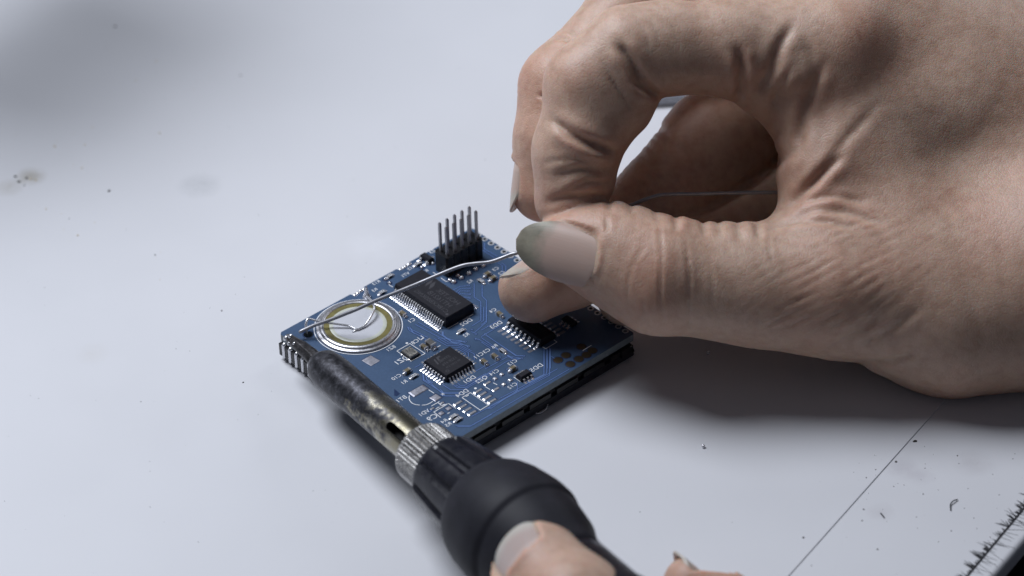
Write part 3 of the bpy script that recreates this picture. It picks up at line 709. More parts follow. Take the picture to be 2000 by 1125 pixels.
def burnt(name, lo, hi, dark, base, rough=.3):
    mt, N, L, b = new_mat(name, base, rough, .95); oc = objcoord(N)
    sx = N.new("ShaderNodeSeparateXYZ"); L.new(oc, sx.inputs[0])
    mr = N.new("ShaderNodeMapRange"); mr.inputs[1].default_value = lo * S; mr.inputs[2].default_value = hi * S; mr.inputs[3].default_value = 1.0; mr.inputs[4].default_value = 0.0; L.new(sx.outputs[2], mr.inputs[0])
    n = noise(N, L, 210, 6, .72, oc)
    ad = N.new("ShaderNodeMath"); ad.operation = 'ADD'; L.new(mr.outputs[0], ad.inputs[0])
    sc_ = N.new("ShaderNodeMath"); sc_.operation = 'MULTIPLY_ADD'; sc_.inputs[1].default_value = 1.7; sc_.inputs[2].default_value = -.85; L.new(n.outputs[0], sc_.inputs[0]); L.new(sc_.outputs[0], ad.inputs[1])
    f = ramp(N, L, ad.outputs[0], [(.40, (0, 0, 0)), (.60, (1, 1, 1))])
    n2 = noise(N, L, 90, 4, .6, oc); tint = ramp(N, L, n2.outputs[0], [(.35, base), (.5, (.34, .31, .22)), (.65, (.44, .43, .42))])
    n3 = noise(N, L, 900, 5, .7, oc); soot = ramp(N, L, n3.outputs[0], [(.35, dark), (.55, tuple(c * 3.5 for c in dark)), (.75, tuple(c * 9 for c in dark))])
    L.new(mix(N, L, f.outputs[0], tint.outputs[0], soot.outputs[0]), b.inputs["Base Color"])
    mr2 = N.new("ShaderNodeMapRange"); mr2.inputs[3].default_value = rough; mr2.inputs[4].default_value = .40; L.new(f.outputs[0], mr2.inputs[0]); L.new(mr2.outputs[0], b.inputs["Roughness"])
    mr3 = N.new("ShaderNodeMapRange"); mr3.inputs[3].default_value = 1.0; mr3.inputs[4].default_value = .75; L.new(f.outputs[0], mr3.inputs[0]); L.new(mr3.outputs[0], b.inputs["Metallic"])
    bump(N, L, b, n3.outputs[0], .25, .00015)
    return mt
M['burnt'] = burnt('heat_stained_steel', 18, 60, (.020, .020, .023), (.34, .33, .31), .27)
M['tipm'] = burnt('oxidised_tip', 500, 600, (.022, .021, .022), (.4, .4, .4), .5)
M['nutm'] = simple('knurled_nickel', (.42, .41, .40), .28, 1, .5, var=.15, nscale=500, rvar=.08)
M['handle'] = simple('black_handle_plastic', (.010, .010, .016), .33, 0, .42, var=.3, nscale=250, bumps=.15, bscale=2500, rvar=.09)
M['rubber'] = simple('black_rubber_guard', (.014, .014, .020), .58, 0, .25, var=.25, nscale=260, bumps=.15, bscale=3000)
sm = {k: s_of(k) for k in (850, 862, 885, 915, 930, 942, 955, 975, 1141, 1181, 1197, 1250, 1256, 1330, 1360, 1366, 1378, 1400, 1434, 1470, 1500, 1528, 1545, 1640)}
tp = MB().lathe([(.12, -.3), (.6, .5), (.95, sm[862]), (1.25, sm[885]), (1.55, sm[915]), (1.7, sm[930]), (1.7, sm[955])], (0, 0, 0), 28)
for k, v in enumerate(tp.v):
    f_ = 1 + .22 * (math.sin(v[2] * 3.1 + v[0] * 4) * .5 + math.sin(v[1] * 5.3 + v[2] * 1.7) * .5); tp.v[k] = (v[0] * f_, v[1] * f_, v[2])
tip = tp.build("tip", M['tipm'], iron, True); tip["label"] = "black oxidised pointed tip"
for c, r in (((.9, .5, 1.2), .5), ((1.2, -.4, 2.3), .42), ((.6, .9, 2.6), .38), ((1.3, .2, 4.6), .3)):
    o = MB().blob((0, 0, 0), r, r * 1.3, r * .8, 9, 4).build("solder_bead", M['solder'], tip, True); o.location = [q * S for q in c]; o.rotation_euler = (0, math.pi / 2, 0)
R = 3.93
prof = [(1.6, sm[930] - .3), (2.2, sm[930]), (3.0, sm[942] - .6), (3.55, sm[942] + .4), (3.82, sm[955] + .5), (R, sm[975])] + [(R, sm[975] + (sm[1197] + 4 - sm[975]) * k / 6) for k in range(1, 7)]
brl = MB().lathe(prof, (0, 0, 0), 64, cap=True)
barrel_o = brl.build("b", None, None); barrel_o.data.materials.append(M['burnt'])
s0, s1 = sm[1141], sm[1181] + .6
sl = MB(); a0 = math.radians(-4)
pts = [(-.75 + 0, 0)]
slot = []
for k in range(9): a = math.pi * k / 8; slot.append((.85 * math.cos(a), s0 + .85 - .85 * math.sin(a)))
for k in range(9): a = math.pi * k / 8; slot.append((-.85 * math.cos(a), s1 - .85 + .85 * math.sin(a)))
V = [(1.5, y, z) for y, z in slot] + [(6, y, z) for y, z in slot]; n = len(slot)
sl.add(V, [tuple(range(n)), tuple(range(2 * n - 1, n - 1, -1))] + [(k, n + k, n + (k + 1) % n, (k + 1) % n) for k in range(n)])
sc = sl.build("s", None, None)
bm = bmesh.new(); bm.from_mesh(sc.data); bmesh.ops.recalc_face_normals(bm, faces=bm.faces); bm.to_mesh(sc.data); bm.free()
M['inside'] = simple('dark_slot', (.01, .01, .01), .7); sc.data.materials.append(M['inside'])
md = barrel_o.modifiers.new("b", 'BOOLEAN'); md.object = sc; md.operation = 'DIFFERENCE'; md.solver = 'EXACT'
try: md.material_mode = 'TRANSFER'
except Exception: pass
bme = bpy.data.meshes.new_from_object(barrel_o.evaluated_get(bpy.context.evaluated_depsgraph_get()))
bpy.data.objects.remove(barrel_o); bpy.data.objects.remove(sc)
for p in bme.polygons: p.use_smooth = True
barrel = link("barrel", bme, iron); barrel["label"] = "heat stained steel barrel with a slot"
try: bme.set_sharp_from_angle(angle=math.radians(35))
except Exception: pass
# knurled nut
def ribbed(prof, n, amp, sharp=1.0, per=6):
    mb = MB(); V = []; F = []; N_ = n * per
    for r, z, a_ in prof:
        for k in range(N_):
            w = abs(math.sin(math.pi * k / per)) ** sharp
            rr = r - amp * a_ * (1 - w); a = 2 * math.pi * k / N_
            V.append((rr * math.cos(a), rr * math.sin(a), z))
    for j in range(len(prof) - 1):
        for k in range(N_): F.append((j * N_ + k, j * N_ + (k + 1) % N_, (j + 1) * N_ + (k + 1) % N_, (j + 1) * N_ + k))
    F += [tuple(range(N_ - 1, -1, -1)), tuple((len(prof) - 1) * N_ + k for k in range(N_))]
    return mb.add(V, F)
nz0, nz1 = sm[1197], sm[1256] + .5
nut = ribbed([(4.3, nz0, 0), (5.7, nz0 + .1, 0), (6.0, nz0 + .4, .6), (6.1, nz0 + .7, 1), (6.1, nz1 - .5, 1), (6.0, nz1 - .2, .6), (5.7, nz1, 0)], 44, .42, .7).build("knurled_nut", M['nutm'], iron)
# fluted collar
V = []; F = []; NF, per = 11, 12
cz0, cz1 = sm[1256], sm[1366] + 2
pf_ = [(5.6, cz0 + .05, 0), (6.9, cz0 + .1, 0), (7.45, cz0 + .7, .5), (7.7, cz0 + 1.4, 1), (8.5, cz0 + (cz1 - cz0) * .5, 1), (9.3, cz1, 1)]
for r, z, a_ in pf_:
    for k in range(NF * per):
        q = (k % per) / per; dip = 1.0 if q < .20 else (0.5 if q < .26 or q > .95 else 0.0)
        rr = r - .75 * a_ * dip; a = 2 * math.pi * k / (NF * per) + .12; V.append((rr * math.cos(a), rr * math.sin(a), z))
n = NF * per
for j in range(len(pf_) - 1):
    for k in range(n): F.append((j * n + k, j * n + (k + 1) % n, (j + 1) * n + (k + 1) % n, (j + 1) * n + k))
F += [tuple(range(n - 1, -1, -1)), tuple((len(pf_) - 1) * n + k for k in range(n))]
MB().add(V, F).build("fluted_collar", M['handle'], iron)
fz = sm
guard = MB().lathe([(8.8, fz[1360] - .1), (9.35, fz[1360]), (9.9, fz[1366]), (10.6, fz[1378]), (11.3, fz[1400]), (11.8, fz[1434]), (11.9, fz[1434] + 1.5), (11.8, fz[1470] - .5), (11.5, fz[1470] + .4), (11.1, fz[1470] + .7), (11.1, fz[1470] + 1.4), (10.7, fz[1500]), (10.0, fz[1528]), (9.0, fz[1545]), (8.3, fz[1545] + 2), (8.1, fz[1545] + 5)], (0, 0, 0), 72).build("grip_guard", M['rubber'], iron, True)
hz = fz[1545] + 2
hd = MB().lathe([(8.15, hz), (8.1, hz + 6), (8.1, hz + 14), (8.5, hz + 16), (8.5, hz + 24), (8.8, hz + 60), (8.4, hz + 95), (6.5, hz + 103), (2.5, hz + 105)], (0, 0, 0), 48).build("handle", M['handle'], iron, True)
# ================================================================== HANDS
# a hand is grown as one continuous skin: bones with flesh radii are blended into a distance field,
# the skin is drawn where the field is zero, then creases, folds and nail beds are pressed into it
KPX = FPX
def hf(u, v, t):                # a place in the hand's working frame (right, up, towards) in mm
    k = (DIST - t) / KPX; return np.array([(u - 1000) * k, (562.5 - v) * k, t])
def hw(P):                      # working frame -> world mm
    P = np.asarray(P); return LOOK + P[..., :1] * RT + P[..., 1:2] * UP - P[..., 2:3] * FW
def hpx(P):
    k = KPX / (DIST - P[:, 2]); return np.stack([1000 + P[:, 0] * k, 562.5 - P[:, 1] * k], -1)
def smin(a, b, k):
    h = np.maximum(k - np.abs(a - b), 0) / k; return np.minimum(a, b) - h * h * k * .25
def grow(groups, palm, h, kpalm, kin, ktouch=.7, smooth=2):
    """groups: {name: [(p0, r0, p1, r1), ...]} fingers; palm: the same list; returns verts (frame), quads, labels"""
    allp = [c for g in list(groups.values()) + [palm] for c in g]
    lo = np.min([np.minimum(c[0] - c[1], c[2] - c[3]) for c in allp], 0) - 4
    hi = np.max([np.maximum(c[0] + c[1], c[2] + c[3]) for c in allp], 0) + 4
    n = np.ceil((hi - lo) / h).astype(int) + 1
    ax = [(lo[k] + h * np.arange(n[k])).astype(np.float32) for k in range(3)]
    def field(prims, k):
        F = np.full(n, 50, np.float32)
        for p0, r0, p1, r1 in prims:
            m_ = max(r0, r1) + 7
            a = np.maximum(((np.minimum(p0, p1) - m_ - lo) / h).astype(int), 0); b_ = np.minimum(((np.maximum(p0, p1) + m_ - lo) / h).astype(int) + 2, n)
            X = ax[0][a[0]:b_[0], None, None]; Y = ax[1][None, a[1]:b_[1], None]; Z = ax[2][None, None, a[2]:b_[2]]
            d = p1 - p0; L2 = float(d @ d) + 1e-9
            t = np.clip(((X - p0[0]) * d[0] + (Y - p0[1]) * d[1] + (Z - p0[2]) * d[2]) / L2, 0, 1).astype(np.float32)
            q = np.sqrt((X - p0[0] - t * d[0]) ** 2 + (Y - p0[1] - t * d[1]) ** 2 + (Z - p0[2] - t * d[2]) ** 2) - (r0 + (r1 - r0) * t)
            sl = tuple(slice(a[j], b_[j]) for j in range(3))
            F[sl] = smin(F[sl], q.astype(np.float32), k)
        return F
    PF = field(palm, kin * 1.6)
    T = None; LB = None
    for gi, (g, prims) in enumerate(groups.items()):
        G = field(prims, kin); B = smin(G, PF, kpalm.get(g, 6.0))
        if T is None: T = B; LB = np.zeros(n, np.int8); best = G
        else:
            T = smin(T, B, ktouch); c = G < best; LB[c] = gi; best = np.minimum(best, G)
    LB[PF < best - .3] = len(groups)
    # surface nets
    sgn = T < 0
    c8 = [sgn[i:n[0] - 1 + i, j:n[1] - 1 + j, k:n[2] - 1 + k] for i in (0, 1) for j in (0, 1) for k in (0, 1)]
    sm8 = np.sum(np.array(c8, np.int8), 0); act = (sm8 > 0) & (sm8 < 8)
    idx = np.argwhere(act); vid = np.full(act.shape, -1, np.int32); vid[act] = np.arange(len(idx))
    acc = np.zeros((len(idx), 3)); cnt = np.zeros(len(idx))
    cor = [(i, j, k) for i in (0, 1) for j in (0, 1) for k in (0, 1)]
    val = {c: T[idx[:, 0] + c[0], idx[:, 1] + c[1], idx[:, 2] + c[2]] for c in cor}
    for c in cor:
        for a in range(3):
            if c[a] == 0:
                e = list(c); e[a] = 1; e = tuple(e); f0, f1 = val[c], val[e]; x = (f0 < 0) != (f1 < 0)
                t = np.where(x, f0 / np.where(f0 == f1, 1, f0 - f1), 0); p = np.array(c, float)[None] + t[:, None] * np.eye(3)[a][None]
                acc += np.where(x[:, None], p, 0); cnt += x
    V = lo + h * (idx + acc / cnt[:, None])
    lab = LB[idx[:, 0], idx[:, 1], idx[:, 2]]
    Q = []
    for a in range(3):
        b_, c_ = (a + 1) % 3, (a + 2) % 3
        s0 = [slice(1, n[j] - 1) for j in range(3)]; s0[a] = slice(0, n[a] - 1); s1 = list(s0); s1[a] = slice(1, n[a])
        A, B = sgn[tuple(s0)], sgn[tuple(s1)]
        off = np.array([1, 1, 1]); off[a] = 0
        for flip in (0, 1):
            E = np.argwhere((A & ~B) if flip == 0 else (~A & B)) + off
            if not len(E): continue
            db = np.eye(3, dtype=int)[b_]; dc = np.eye(3, dtype=int)[c_]
            q = [E - db - dc, E - dc, E, E - db]
            q = np.stack([vid[x[:, 0], x[:, 1], x[:, 2]] for x in q], -1)
            Q.append(q if flip == 0 else q[:, ::-1])
    Q = np.concatenate(Q)
    E = np.concatenate([Q[:, [0, 1]], Q[:, [1, 2]], Q[:, [2, 3]], Q[:, [3, 0]]]); E = np.concatenate([E, E[:, ::-1]])
    deg = np.bincount(E[:, 0], minlength=len(V))[:, None]
    def relax(V, f):
        s_ = np.stack([np.bincount(E[:, 0], weights=V[E[:, 1], k], minlength=len(V)) for k in range(3)], -1)
        return V + f * (s_ / deg - V)
    for _ in range(smooth): V = relax(relax(V, .5), -.52)
    return V, Q, lab, relax
def normals(V, Q):
    nn = np.cross(V[Q[:, 2]] - V[Q[:, 0]], V[Q[:, 3]] - V[Q[:, 1]]); N_ = np.zeros_like(V)
    for k in range(4):
        for a in range(3): N_[:, a] += np.bincount(Q[:, k], weights=nn[:, a], minlength=len(V))
    return N_ / (np.linalg.norm(N_, axis=1)[:, None] + 1e-12)
def seg_dist(P, pts):
    """distance to a polyline, and how far along it (0..1)"""
    best = np.full(len(P), 1e9); along = np.zeros(len(P)); pts = np.asarray(pts, float); n = len(pts) - 1
    for k in range(n):
        a, d = pts[k], pts[k + 1] - pts[k]; t = np.clip(((P - a) @ d) / (d @ d), 0, 1); q = np.linalg.norm(P - a - t[:, None] * d, axis=1)
        c = q < best; best[c] = q[c]; along[c] = (k + t[c]) / n
    return best, along
class Skin:
    def __init__(s, V, Q, lab, relax, names): s.V, s.Q, s.lab, s.relax, s.names = V, Q, lab, relax, names; s.up()
    def up(s): s.N = normals(s.V, s.Q); s.px = hpx(s.V); s.face = s.N[:, 2]
    def sel(s, who): return np.ones(len(s.V), bool) if who is None else np.isin(s.lab, [s.names.index(w) for w in who])
    def crease(s, pts, w, depth, who=None, puff=.35, taper=True):
        """a fold: w px wide, depth mm"""
        ok = s.sel(who) & (s.face > -.15); ids = np.where(ok)[0]
        lo, hi = np.min(pts, 0) - 6 * w, np.max(pts, 0) + 6 * w
        ids = ids[((s.px[ids] > lo) & (s.px[ids] < hi)).all(1)]
        d, a = seg_dist(s.px[ids], spline(np.asarray(pts, float), 5)); f = np.minimum(1, np.minimum(a, 1 - a) * 5 + .15) if taper else 1.
        disp = -depth * np.exp(-(d / w) ** 2) + depth * puff * np.exp(-((d - 2.4 * w) / (1.5 * w)) ** 2)
        s.V[ids] += s.N[ids] * (disp * f)[:, None]
    def lump(s, u, v, r, amp, who=None, ry=None, ang=0):
        ok = s.sel(who) & (s.face > -.3); ry = ry or r
        dx, dy = s.px[:, 0] - u, s.px[:, 1] - v; c, q = math.cos(ang), math.sin(ang)
        e = ((dx * c + dy * q) / r) ** 2 + ((-dx * q + dy * c) / ry) ** 2
        s.V += s.N * (np.where(ok, amp * np.exp(-e), 0))[:, None]
    def ripple(s, u, v, rx, ry, ang, wave, amp, who=None, seed=0, edge=1.0):
        """a patch of fine parallel wrinkles: ang is the direction the wrinkles run, in the picture"""
        g = np.random.default_rng(seed); ok = s.sel(who) & (s.face > -.1)
        dx, dy = s.px[:, 0] - u, s.px[:, 1] - v; c, q = math.cos(ang), math.sin(ang)
        al, ac = dx * c + dy * q, -dx * q + dy * c
        wob = sum(g.uniform(.3, .8) * np.sin(al / g.uniform(18, 70) + ac / g.uniform(40, 120) + g.uniform(0, 6)) for _ in range(4))
        ph = ac / wave * 2 * math.pi + wob * 1.5
        msk = np.exp(-((al / rx) ** 2 + (ac / ry) ** 2) ** edge)
        br = .55 + .45 * np.sin(al / g.uniform(20, 30) + 2 * np.sin(ac / wave * 1.1) + g.uniform(0, 6))
        s.V += s.N * (np.where(ok, -amp * msk * br * (np.clip(np.sin(ph), -.2, 1) ** 2), 0))[:, None]
def flush(me, sk, spots):
    f = np.zeros(len(sk.V))
    for u, v, r, a in spots: f = np.maximum(f, a * np.exp(-((sk.px - (u, v)) ** 2).sum(1) / r ** 2))
    me.attributes.new("flush", 'FLOAT', 'POINT').data.foreach_set("value", f.astype(np.float32))
class Nail:
    """a nail plate: c centre of its root edge, ax along the finger, up out of the finger, all in the working frame"""
    def __init__(s, c, ax, up, L, W, arch, curl, free=0.22, point=2.2, root=3.0, shoulder=.62, soft=.3):
        s.c = np.asarray(c, float); s.y = np.asarray(ax, float); s.y /= np.linalg.norm(s.y); z = np.asarray(up, float); z -= s.y * (z @ s.y); s.z = z / np.linalg.norm(z); s.x = np.cross(s.y, s.z)
        s.L, s.W, s.arch, s.curl, s.free, s.point, s.root, s.shoulder, s.soft = L, W, arch, curl, free, point, root, shoulder, soft
    def half(s, q):             # half width at fraction q of the length
        q = np.clip(q, 0, 1); w = np.where(q > s.shoulder, (1 - (np.maximum(q - s.shoulder, 0) / (1 - s.shoulder)) ** s.point) ** (1 / s.point), 1.0) * (.92 + .08 * np.minimum(1, q / .4))
        return s.W / 2 * np.where(q < .16, (1 - ((.16 - q) / .16) ** s.root * .75), 1) * np.maximum(w, 0.001)
    def h(s, x, y):
        e = np.clip(np.abs(x) / (s.W / 2), 0, 1.3); q = y / s.L
        return -s.arch * (1 - np.sqrt(np.maximum(0.0, 1 - .92 * np.minimum(e, 1) ** 2))) / (1 - math.sqrt(.08)) - s.curl * q * q
    def local(s, P): d = P - s.c; return d @ s.x, d @ s.y, d @ s.z
    def seat(s, sk, who, sink=.35, rim=.45, free_sink=True):
        ids = np.where(sk.sel(who))[0]; x, y, z = s.local(sk.V[ids]); q = y / s.L
        near = (q > -.25) & (q < 1.05) & (np.abs(x) < s.W * .75) & (z > s.h(x, y) - 4.5) & (z < s.h(x, y) + 5)
        ids, x, y, z, q = ids[near], x[near], y[near], z[near], q[near]
        hw_ = s.half(q); ed = np.maximum(np.abs(x) - hw_, np.maximum(-y, (y - s.L)))          # >0 outside
        ins = 1 / (1 + np.exp(np.clip(ed / s.soft, -30, 30))); tgt = s.h(x, y) - sink
        pull = np.clip(1.4 - q * s.free * 0, 0, 1)
        dz = ins * (tgt - z)
        bed = np.clip((1 - s.free + .06 - q) / .08, 0, 1)
        dz = np.where(z > tgt, dz, dz * bed)
        fold = rim * np.exp(-((ed - .55) / .55) ** 2) * np.clip((.85 - q) / .25, 0, 1)
        sk.V[ids] += (dz + fold)[:, None] * s.z
        sk.up()
    def build(s, name, mat, parent, nu=28, nv=34, th=.42):
        V = []; q = np.linspace(0.0, 1, nv); t = np.linspace(-1, 1, nu)
        Qq, Tt = np.meshgrid(q, t, indexing='ij'); x = Tt * s.half(Qq); y = Qq * s.L
        # the ends are rounded: pull rows towards the middle of the outline
        top = s.c + x[..., None] * s.x + y[..., None] * s.y + s.h(x, y)[..., None] * s.z
        V = np.concatenate([hw(top.reshape(-1, 3)), hw((top - th * s.z).reshape(-1, 3))]); n = nu * nv; F = []
        for a in range(nv - 1):
            for b_ in range(nu - 1):
                k = a * nu + b_; F.append((k, k + 1, k + nu + 1, k + nu)); F.append((n + k, n + k + nu, n + k + nu + 1, n + k + 1))
        for a in range(nv - 1):
            k = a * nu; F.append((k, k + nu, n + k + nu, n + k)); k += nu - 1; F.append((k, n + k, n + k + nu, k + nu))
        for b_ in range(nu - 1):
            F.append((b_, n + b_, n + b_ + 1, b_ + 1)); k = (nv - 1) * nu + b_; F.append((k, k + 1, n + k + 1, n + k))
        me = mesh(name, V, F, True)
        uvv = me.attributes.new("along", 'FLOAT', 'POINT'); uvv.data.foreach_set("value", np.tile(Qq.ravel(), 2).astype(np.float32))
        ac = me.attributes.new("across", 'FLOAT', 'POINT'); ac.data.foreach_set("value", np.tile(Tt.ravel(), 2).astype(np.float32))
        bm = bmesh.new(); bm.from_mesh(me); bmesh.ops.recalc_face_normals(bm, faces=bm.faces); bm.to_mesh(me); bm.free()
        try: me.set_sharp_from_angle(angle=math.radians(40))
        except Exception: pass
        return link(name, me, parent, mat)

# ------------------------------------------------------------------ skin and nail materials
def skin_material(name, base, red, pale, fine=1.0):
    mt, N, L, b = new_mat(name, base, .42, 0, .5); oc = objcoord(N)
    n = noise(N, L, 38, 5, .62, oc); r = ramp(N, L, n.outputs[0], [(.28, red), (.5, base), (.72, pale)])
    n2 = noise(N, L, 420, 4, .65, oc); r2 = ramp(N, L, n2.outputs[0], [(.30, (.86, .80, .77)), (.6, (1.04, 1.04, 1.04))])
    mx = N.new("ShaderNodeMix"); mx.data_type = 'RGBA'; mx.blend_type = 'MULTIPLY'; mx.inputs[0].default_value = 1; L.new(r.outputs[0], mx.inputs[6]); L.new(r2.outputs[0], mx.inputs[7])
    fl_ = N.new("ShaderNodeAttribute"); fl_.attribute_name = "flush"
    L.new(mix(N, L, fl_.outputs["Fac"], mx.outputs[2], (.50, .265, .19, 1)), b.inputs["Base Color"])
    b.inputs["Subsurface Weight"].default_value = .6; b.inputs["Subsurface Radius"].default_value = (1.0, .34, .17); b.inputs["Subsurface Scale"].default_value = .0026
    # skin relief: a net of fine polygons and pores
    warp = noise(N, L, 300, 3, .5, oc); va = N.new("ShaderNodeMix"); va.data_type = 'VECTOR'; va.inputs[0].default_value = .0012; L.new(oc, va.inputs[4]); L.new(warp.outputs[1], va.inputs[5])
    v1 = N.new("ShaderNodeTexVoronoi"); v1.feature = 'DISTANCE_TO_EDGE'; v1.inputs["Scale"].default_value = 1500; L.new(va.outputs[1], v1.inputs["Vector"])
    v2 = N.new("ShaderNodeTexVoronoi"); v2.feature = 'DISTANCE_TO_EDGE'; v2.inputs["Scale"].default_value = 700; L.new(va.outputs[1], v2.inputs["Vector"])
    c1_ = ramp(N, L, v1.outputs[0], [(0, (0, 0, 0)), (.16, (1, 1, 1))]); c2_ = ramp(N, L, v2.outputs[0], [(0, (0, 0, 0)), (.10, (1, 1, 1))])
    ad = N.new("ShaderNodeMath"); ad.operation = 'ADD'; L.new(c1_.outputs[0], ad.inputs[0]); L.new(c2_.outputs[0], ad.inputs[1])
    n3 = noise(N, L, 2600, 3, .6, oc); ad2 = N.new("ShaderNodeMath"); ad2.operation = 'ADD'; L.new(ad.outputs[0], ad2.inputs[0]); L.new(n3.outputs[0], ad2.inputs[1])
    bump(N, L, b, ad2.outputs[0], .20 * fine, .00012)
    mr = N.new("ShaderNodeMapRange"); mr.inputs[3].default_value = .38; mr.inputs[4].default_value = .58; L.new(n2.outputs[0], mr.inputs[0]); L.new(mr.outputs[0], b.inputs["Roughness"])
    return mt
SKIN = skin_material("skin", (.54, .375, .285), (.53, .325, .24), (.565, .41, .32))
def nail_material(name, bed, free, where, lunula=True, stain=0.0, soft=.05):
    mt, N, L, b = new_mat(name, bed, .36, 0, .38)
    at = N.new("ShaderNodeAttribute"); at.attribute_name = "along"; ac = N.new("ShaderNodeAttribute"); ac.attribute_name = "across"
    # the free edge curves with the fingertip
    sq = N.new("ShaderNodeMath"); sq.operation = 'MULTIPLY'; L.new(ac.outputs["Fac"], sq.inputs[0]); L.new(ac.outputs["Fac"], sq.inputs[1])
    ad = N.new("ShaderNodeMath"); ad.operation = 'MULTIPLY_ADD'; ad.inputs[1].default_value = .12; L.new(sq.outputs[0], ad.inputs[0]); L.new(at.outputs["Fac"], ad.inputs[2])
    r = ramp(N, L, ad.outputs[0], [(max(0, where - soft), (0, 0, 0)), (where + soft, (1, 1, 1))])
    oc = objcoord(N); en = noise(N, L, 500, 4, .6, oc); ea_ = N.new("ShaderNodeMath"); ea_.operation = 'MULTIPLY_ADD'; ea_.inputs[1].default_value = .22; L.new(en.outputs[0], ea_.inputs[0]); L.new(ad.outputs[0], ea_.inputs[2]); ad2_ = N.new("ShaderNodeMath"); ad2_.operation = 'SUBTRACT'; ad2_.inputs[1].default_value = .11; L.new(ea_.outputs[0], ad2_.inputs[0]); L.new(ad2_.outputs[0], r.inputs[0])
    n = noise(N, L, 260, 4, .6, oc); fr_ = ramp(N, L, n.outputs[0], [(.35, tuple(c * (1 - stain) for c in free)), (.7, free)])
    pale = tuple(min(1, c * 1.12 + .03) for c in bed); lu = ramp(N, L, at.outputs["Fac"], [(.10, pale if lunula else bed), (.22, bed)])
    L.new(mix(N, L, r.outputs[0], lu.outputs[0], fr_.outputs[0]), b.inputs["Base Color"])
    b.inputs["Subsurface Weight"].default_value = .3; b.inputs["Subsurface Radius"].default_value = (1, .5, .35); b.inputs["Subsurface Scale"].default_value = .001
    wv = N.new("ShaderNodeTexNoise"); wv.inputs["Scale"].default_value = 14; cb_ = N.new("ShaderNodeCombineXYZ"); L.new(ac.outputs["Fac"], cb_.inputs[0]); L.new(cb_.outputs[0], wv.inputs["Vector"]); bump(N, L, b, wv.outputs[0], .12, .0002)
    return mt

# ------------------------------------------------------------------ the hand that holds the wire
def chain(*pts):
    return [(hf(*a[:3]), a[3], hf(*b_[:3]), b_[3]) for a, b_ in zip(pts[:-1], pts[1:])]
G = {}
G['index'] = chain((1110, 392, 22, 6.6), (1124, 290, 24.5, 7.1), (1148, 165, 26, 7.8), (1225, 98, 26, 7.9), (1300, 92, 24, 8.3), (1420, 92, 22, 8.9), (1620, 95, 20, 10.5)) + chain((1492, 178, 21, 5.2), (1500, 120, 21, 7)) + chain((1540, 218, 19, 5.0), (1570, 150, 19, 7)) + chain((1203, 200, 25, 7.6), (1160, 245, 25, 7.3)) + chain((1130, 350, 22.5, 6.6), (1118, 300, 23, 6.6))
G['middle'] = chain((1062, 372, 12, 6.4), (1082, 270, 13, 7.3), (1099, 170, 12, 8.0), (1245, 15, 6, 8.6), (1560, -40, 2, 10.5))
G['ring'] = chain((1042, 562, 15.5, 7.0), (1120, 520, 13, 7.4), (1200, 468, 8, 7.6), (1390, 268, -3, 9.0), (1640, 130, -22, 10)) + chain((1290, 400, 3, 8), (1420, 320, -5, 9))
G['little'] = chain((1222, 580, 10.5, 5.8), (1330, 485, 6, 6.6), (1500, 395, -6, 7.5), (1720, 270, -30, 10)) + chain((1420, 470, 2, 6.5), (1560, 420, -6, 8))
G['thumb'] = chain((1092, 478, 25, 5.2), (1135, 474, 25.6, 6.3), (1168, 486, 26, 7.6), (1206, 501, 26.4, 9.3), (1290, 538, 27.5, 10.8), (1420, 552, 26.5, 10.6), (1500, 560, 26, 11.3), (1610, 560, 25, 13.0), (1860, 590, 20.5, 16.2), (2150, 520, 19, 22.5))
PALM = chain((1700, 20, 11, 11.5), (1960, 170, 5, 16)) + chain((1640, 105, 18, 10.5), (1850, 190, 8, 15), (2150, 340, 2, 20), (2650, 560, 32, 26)) + chain((1760, -10, 0, 11), (2150, 340, 0, 20)) + chain((1790, 60, -20, 11), (2150, 400, -6, 18)) + chain((1740, 240, -32, 11), (2150, 460, -2, 16), (2650, 540, 26, 24)) \
    + chain((1640, 190, 20, 7.5), (1622, 330, 20, 8.5), (1618, 470, 20, 9)) + chain((1860, 240, 13, 13), (1990, 340, 8, 17)) + chain((1720, 250, 17, 12), (1760, 480, 18, 14), (2000, 450, 13, 20)) + chain((1860, 590, 20.5, 16.2), (2150, 520, 19, 22.5), (2650, 560, 34, 28))
names = list(G) + ['palm']
V, Q, lab, relax = grow(G, PALM, .55, dict(index=7, middle=7, ring=7, little=7, thumb=9), 4.0)
SK = Skin(V, Q, lab, relax, names)
# --- broad forms
SK.lump(1700, 45, 95, .5, ['palm', 'index'], 70); SK.lump(1545, 150, 34, .9, ['palm', 'index']); SK.lump(1490, 180, 24, .4, ['palm', 'index']); SK.lump(1545, 155, 30, .5, ['palm', 'index']); SK.lump(1555, 215, 28, .7, ['palm', 'index'])
SK.lump(1330, 150, 60, .6, ['index'], 40); SK.lump(1130, 250, 50, .4, ['index'], 30); SK.lump(1610, 405, 45, .7, ['palm', 'thumb'], 18, -.5); SK.lump(1700, 560, 80, .9, ['thumb', 'palm'], 60)
SK.lump(1770, 330, 120, -.4, ['palm', 'thumb'], 90); SK.lump(1880, 560, 90, -.5, ['palm', 'thumb'])
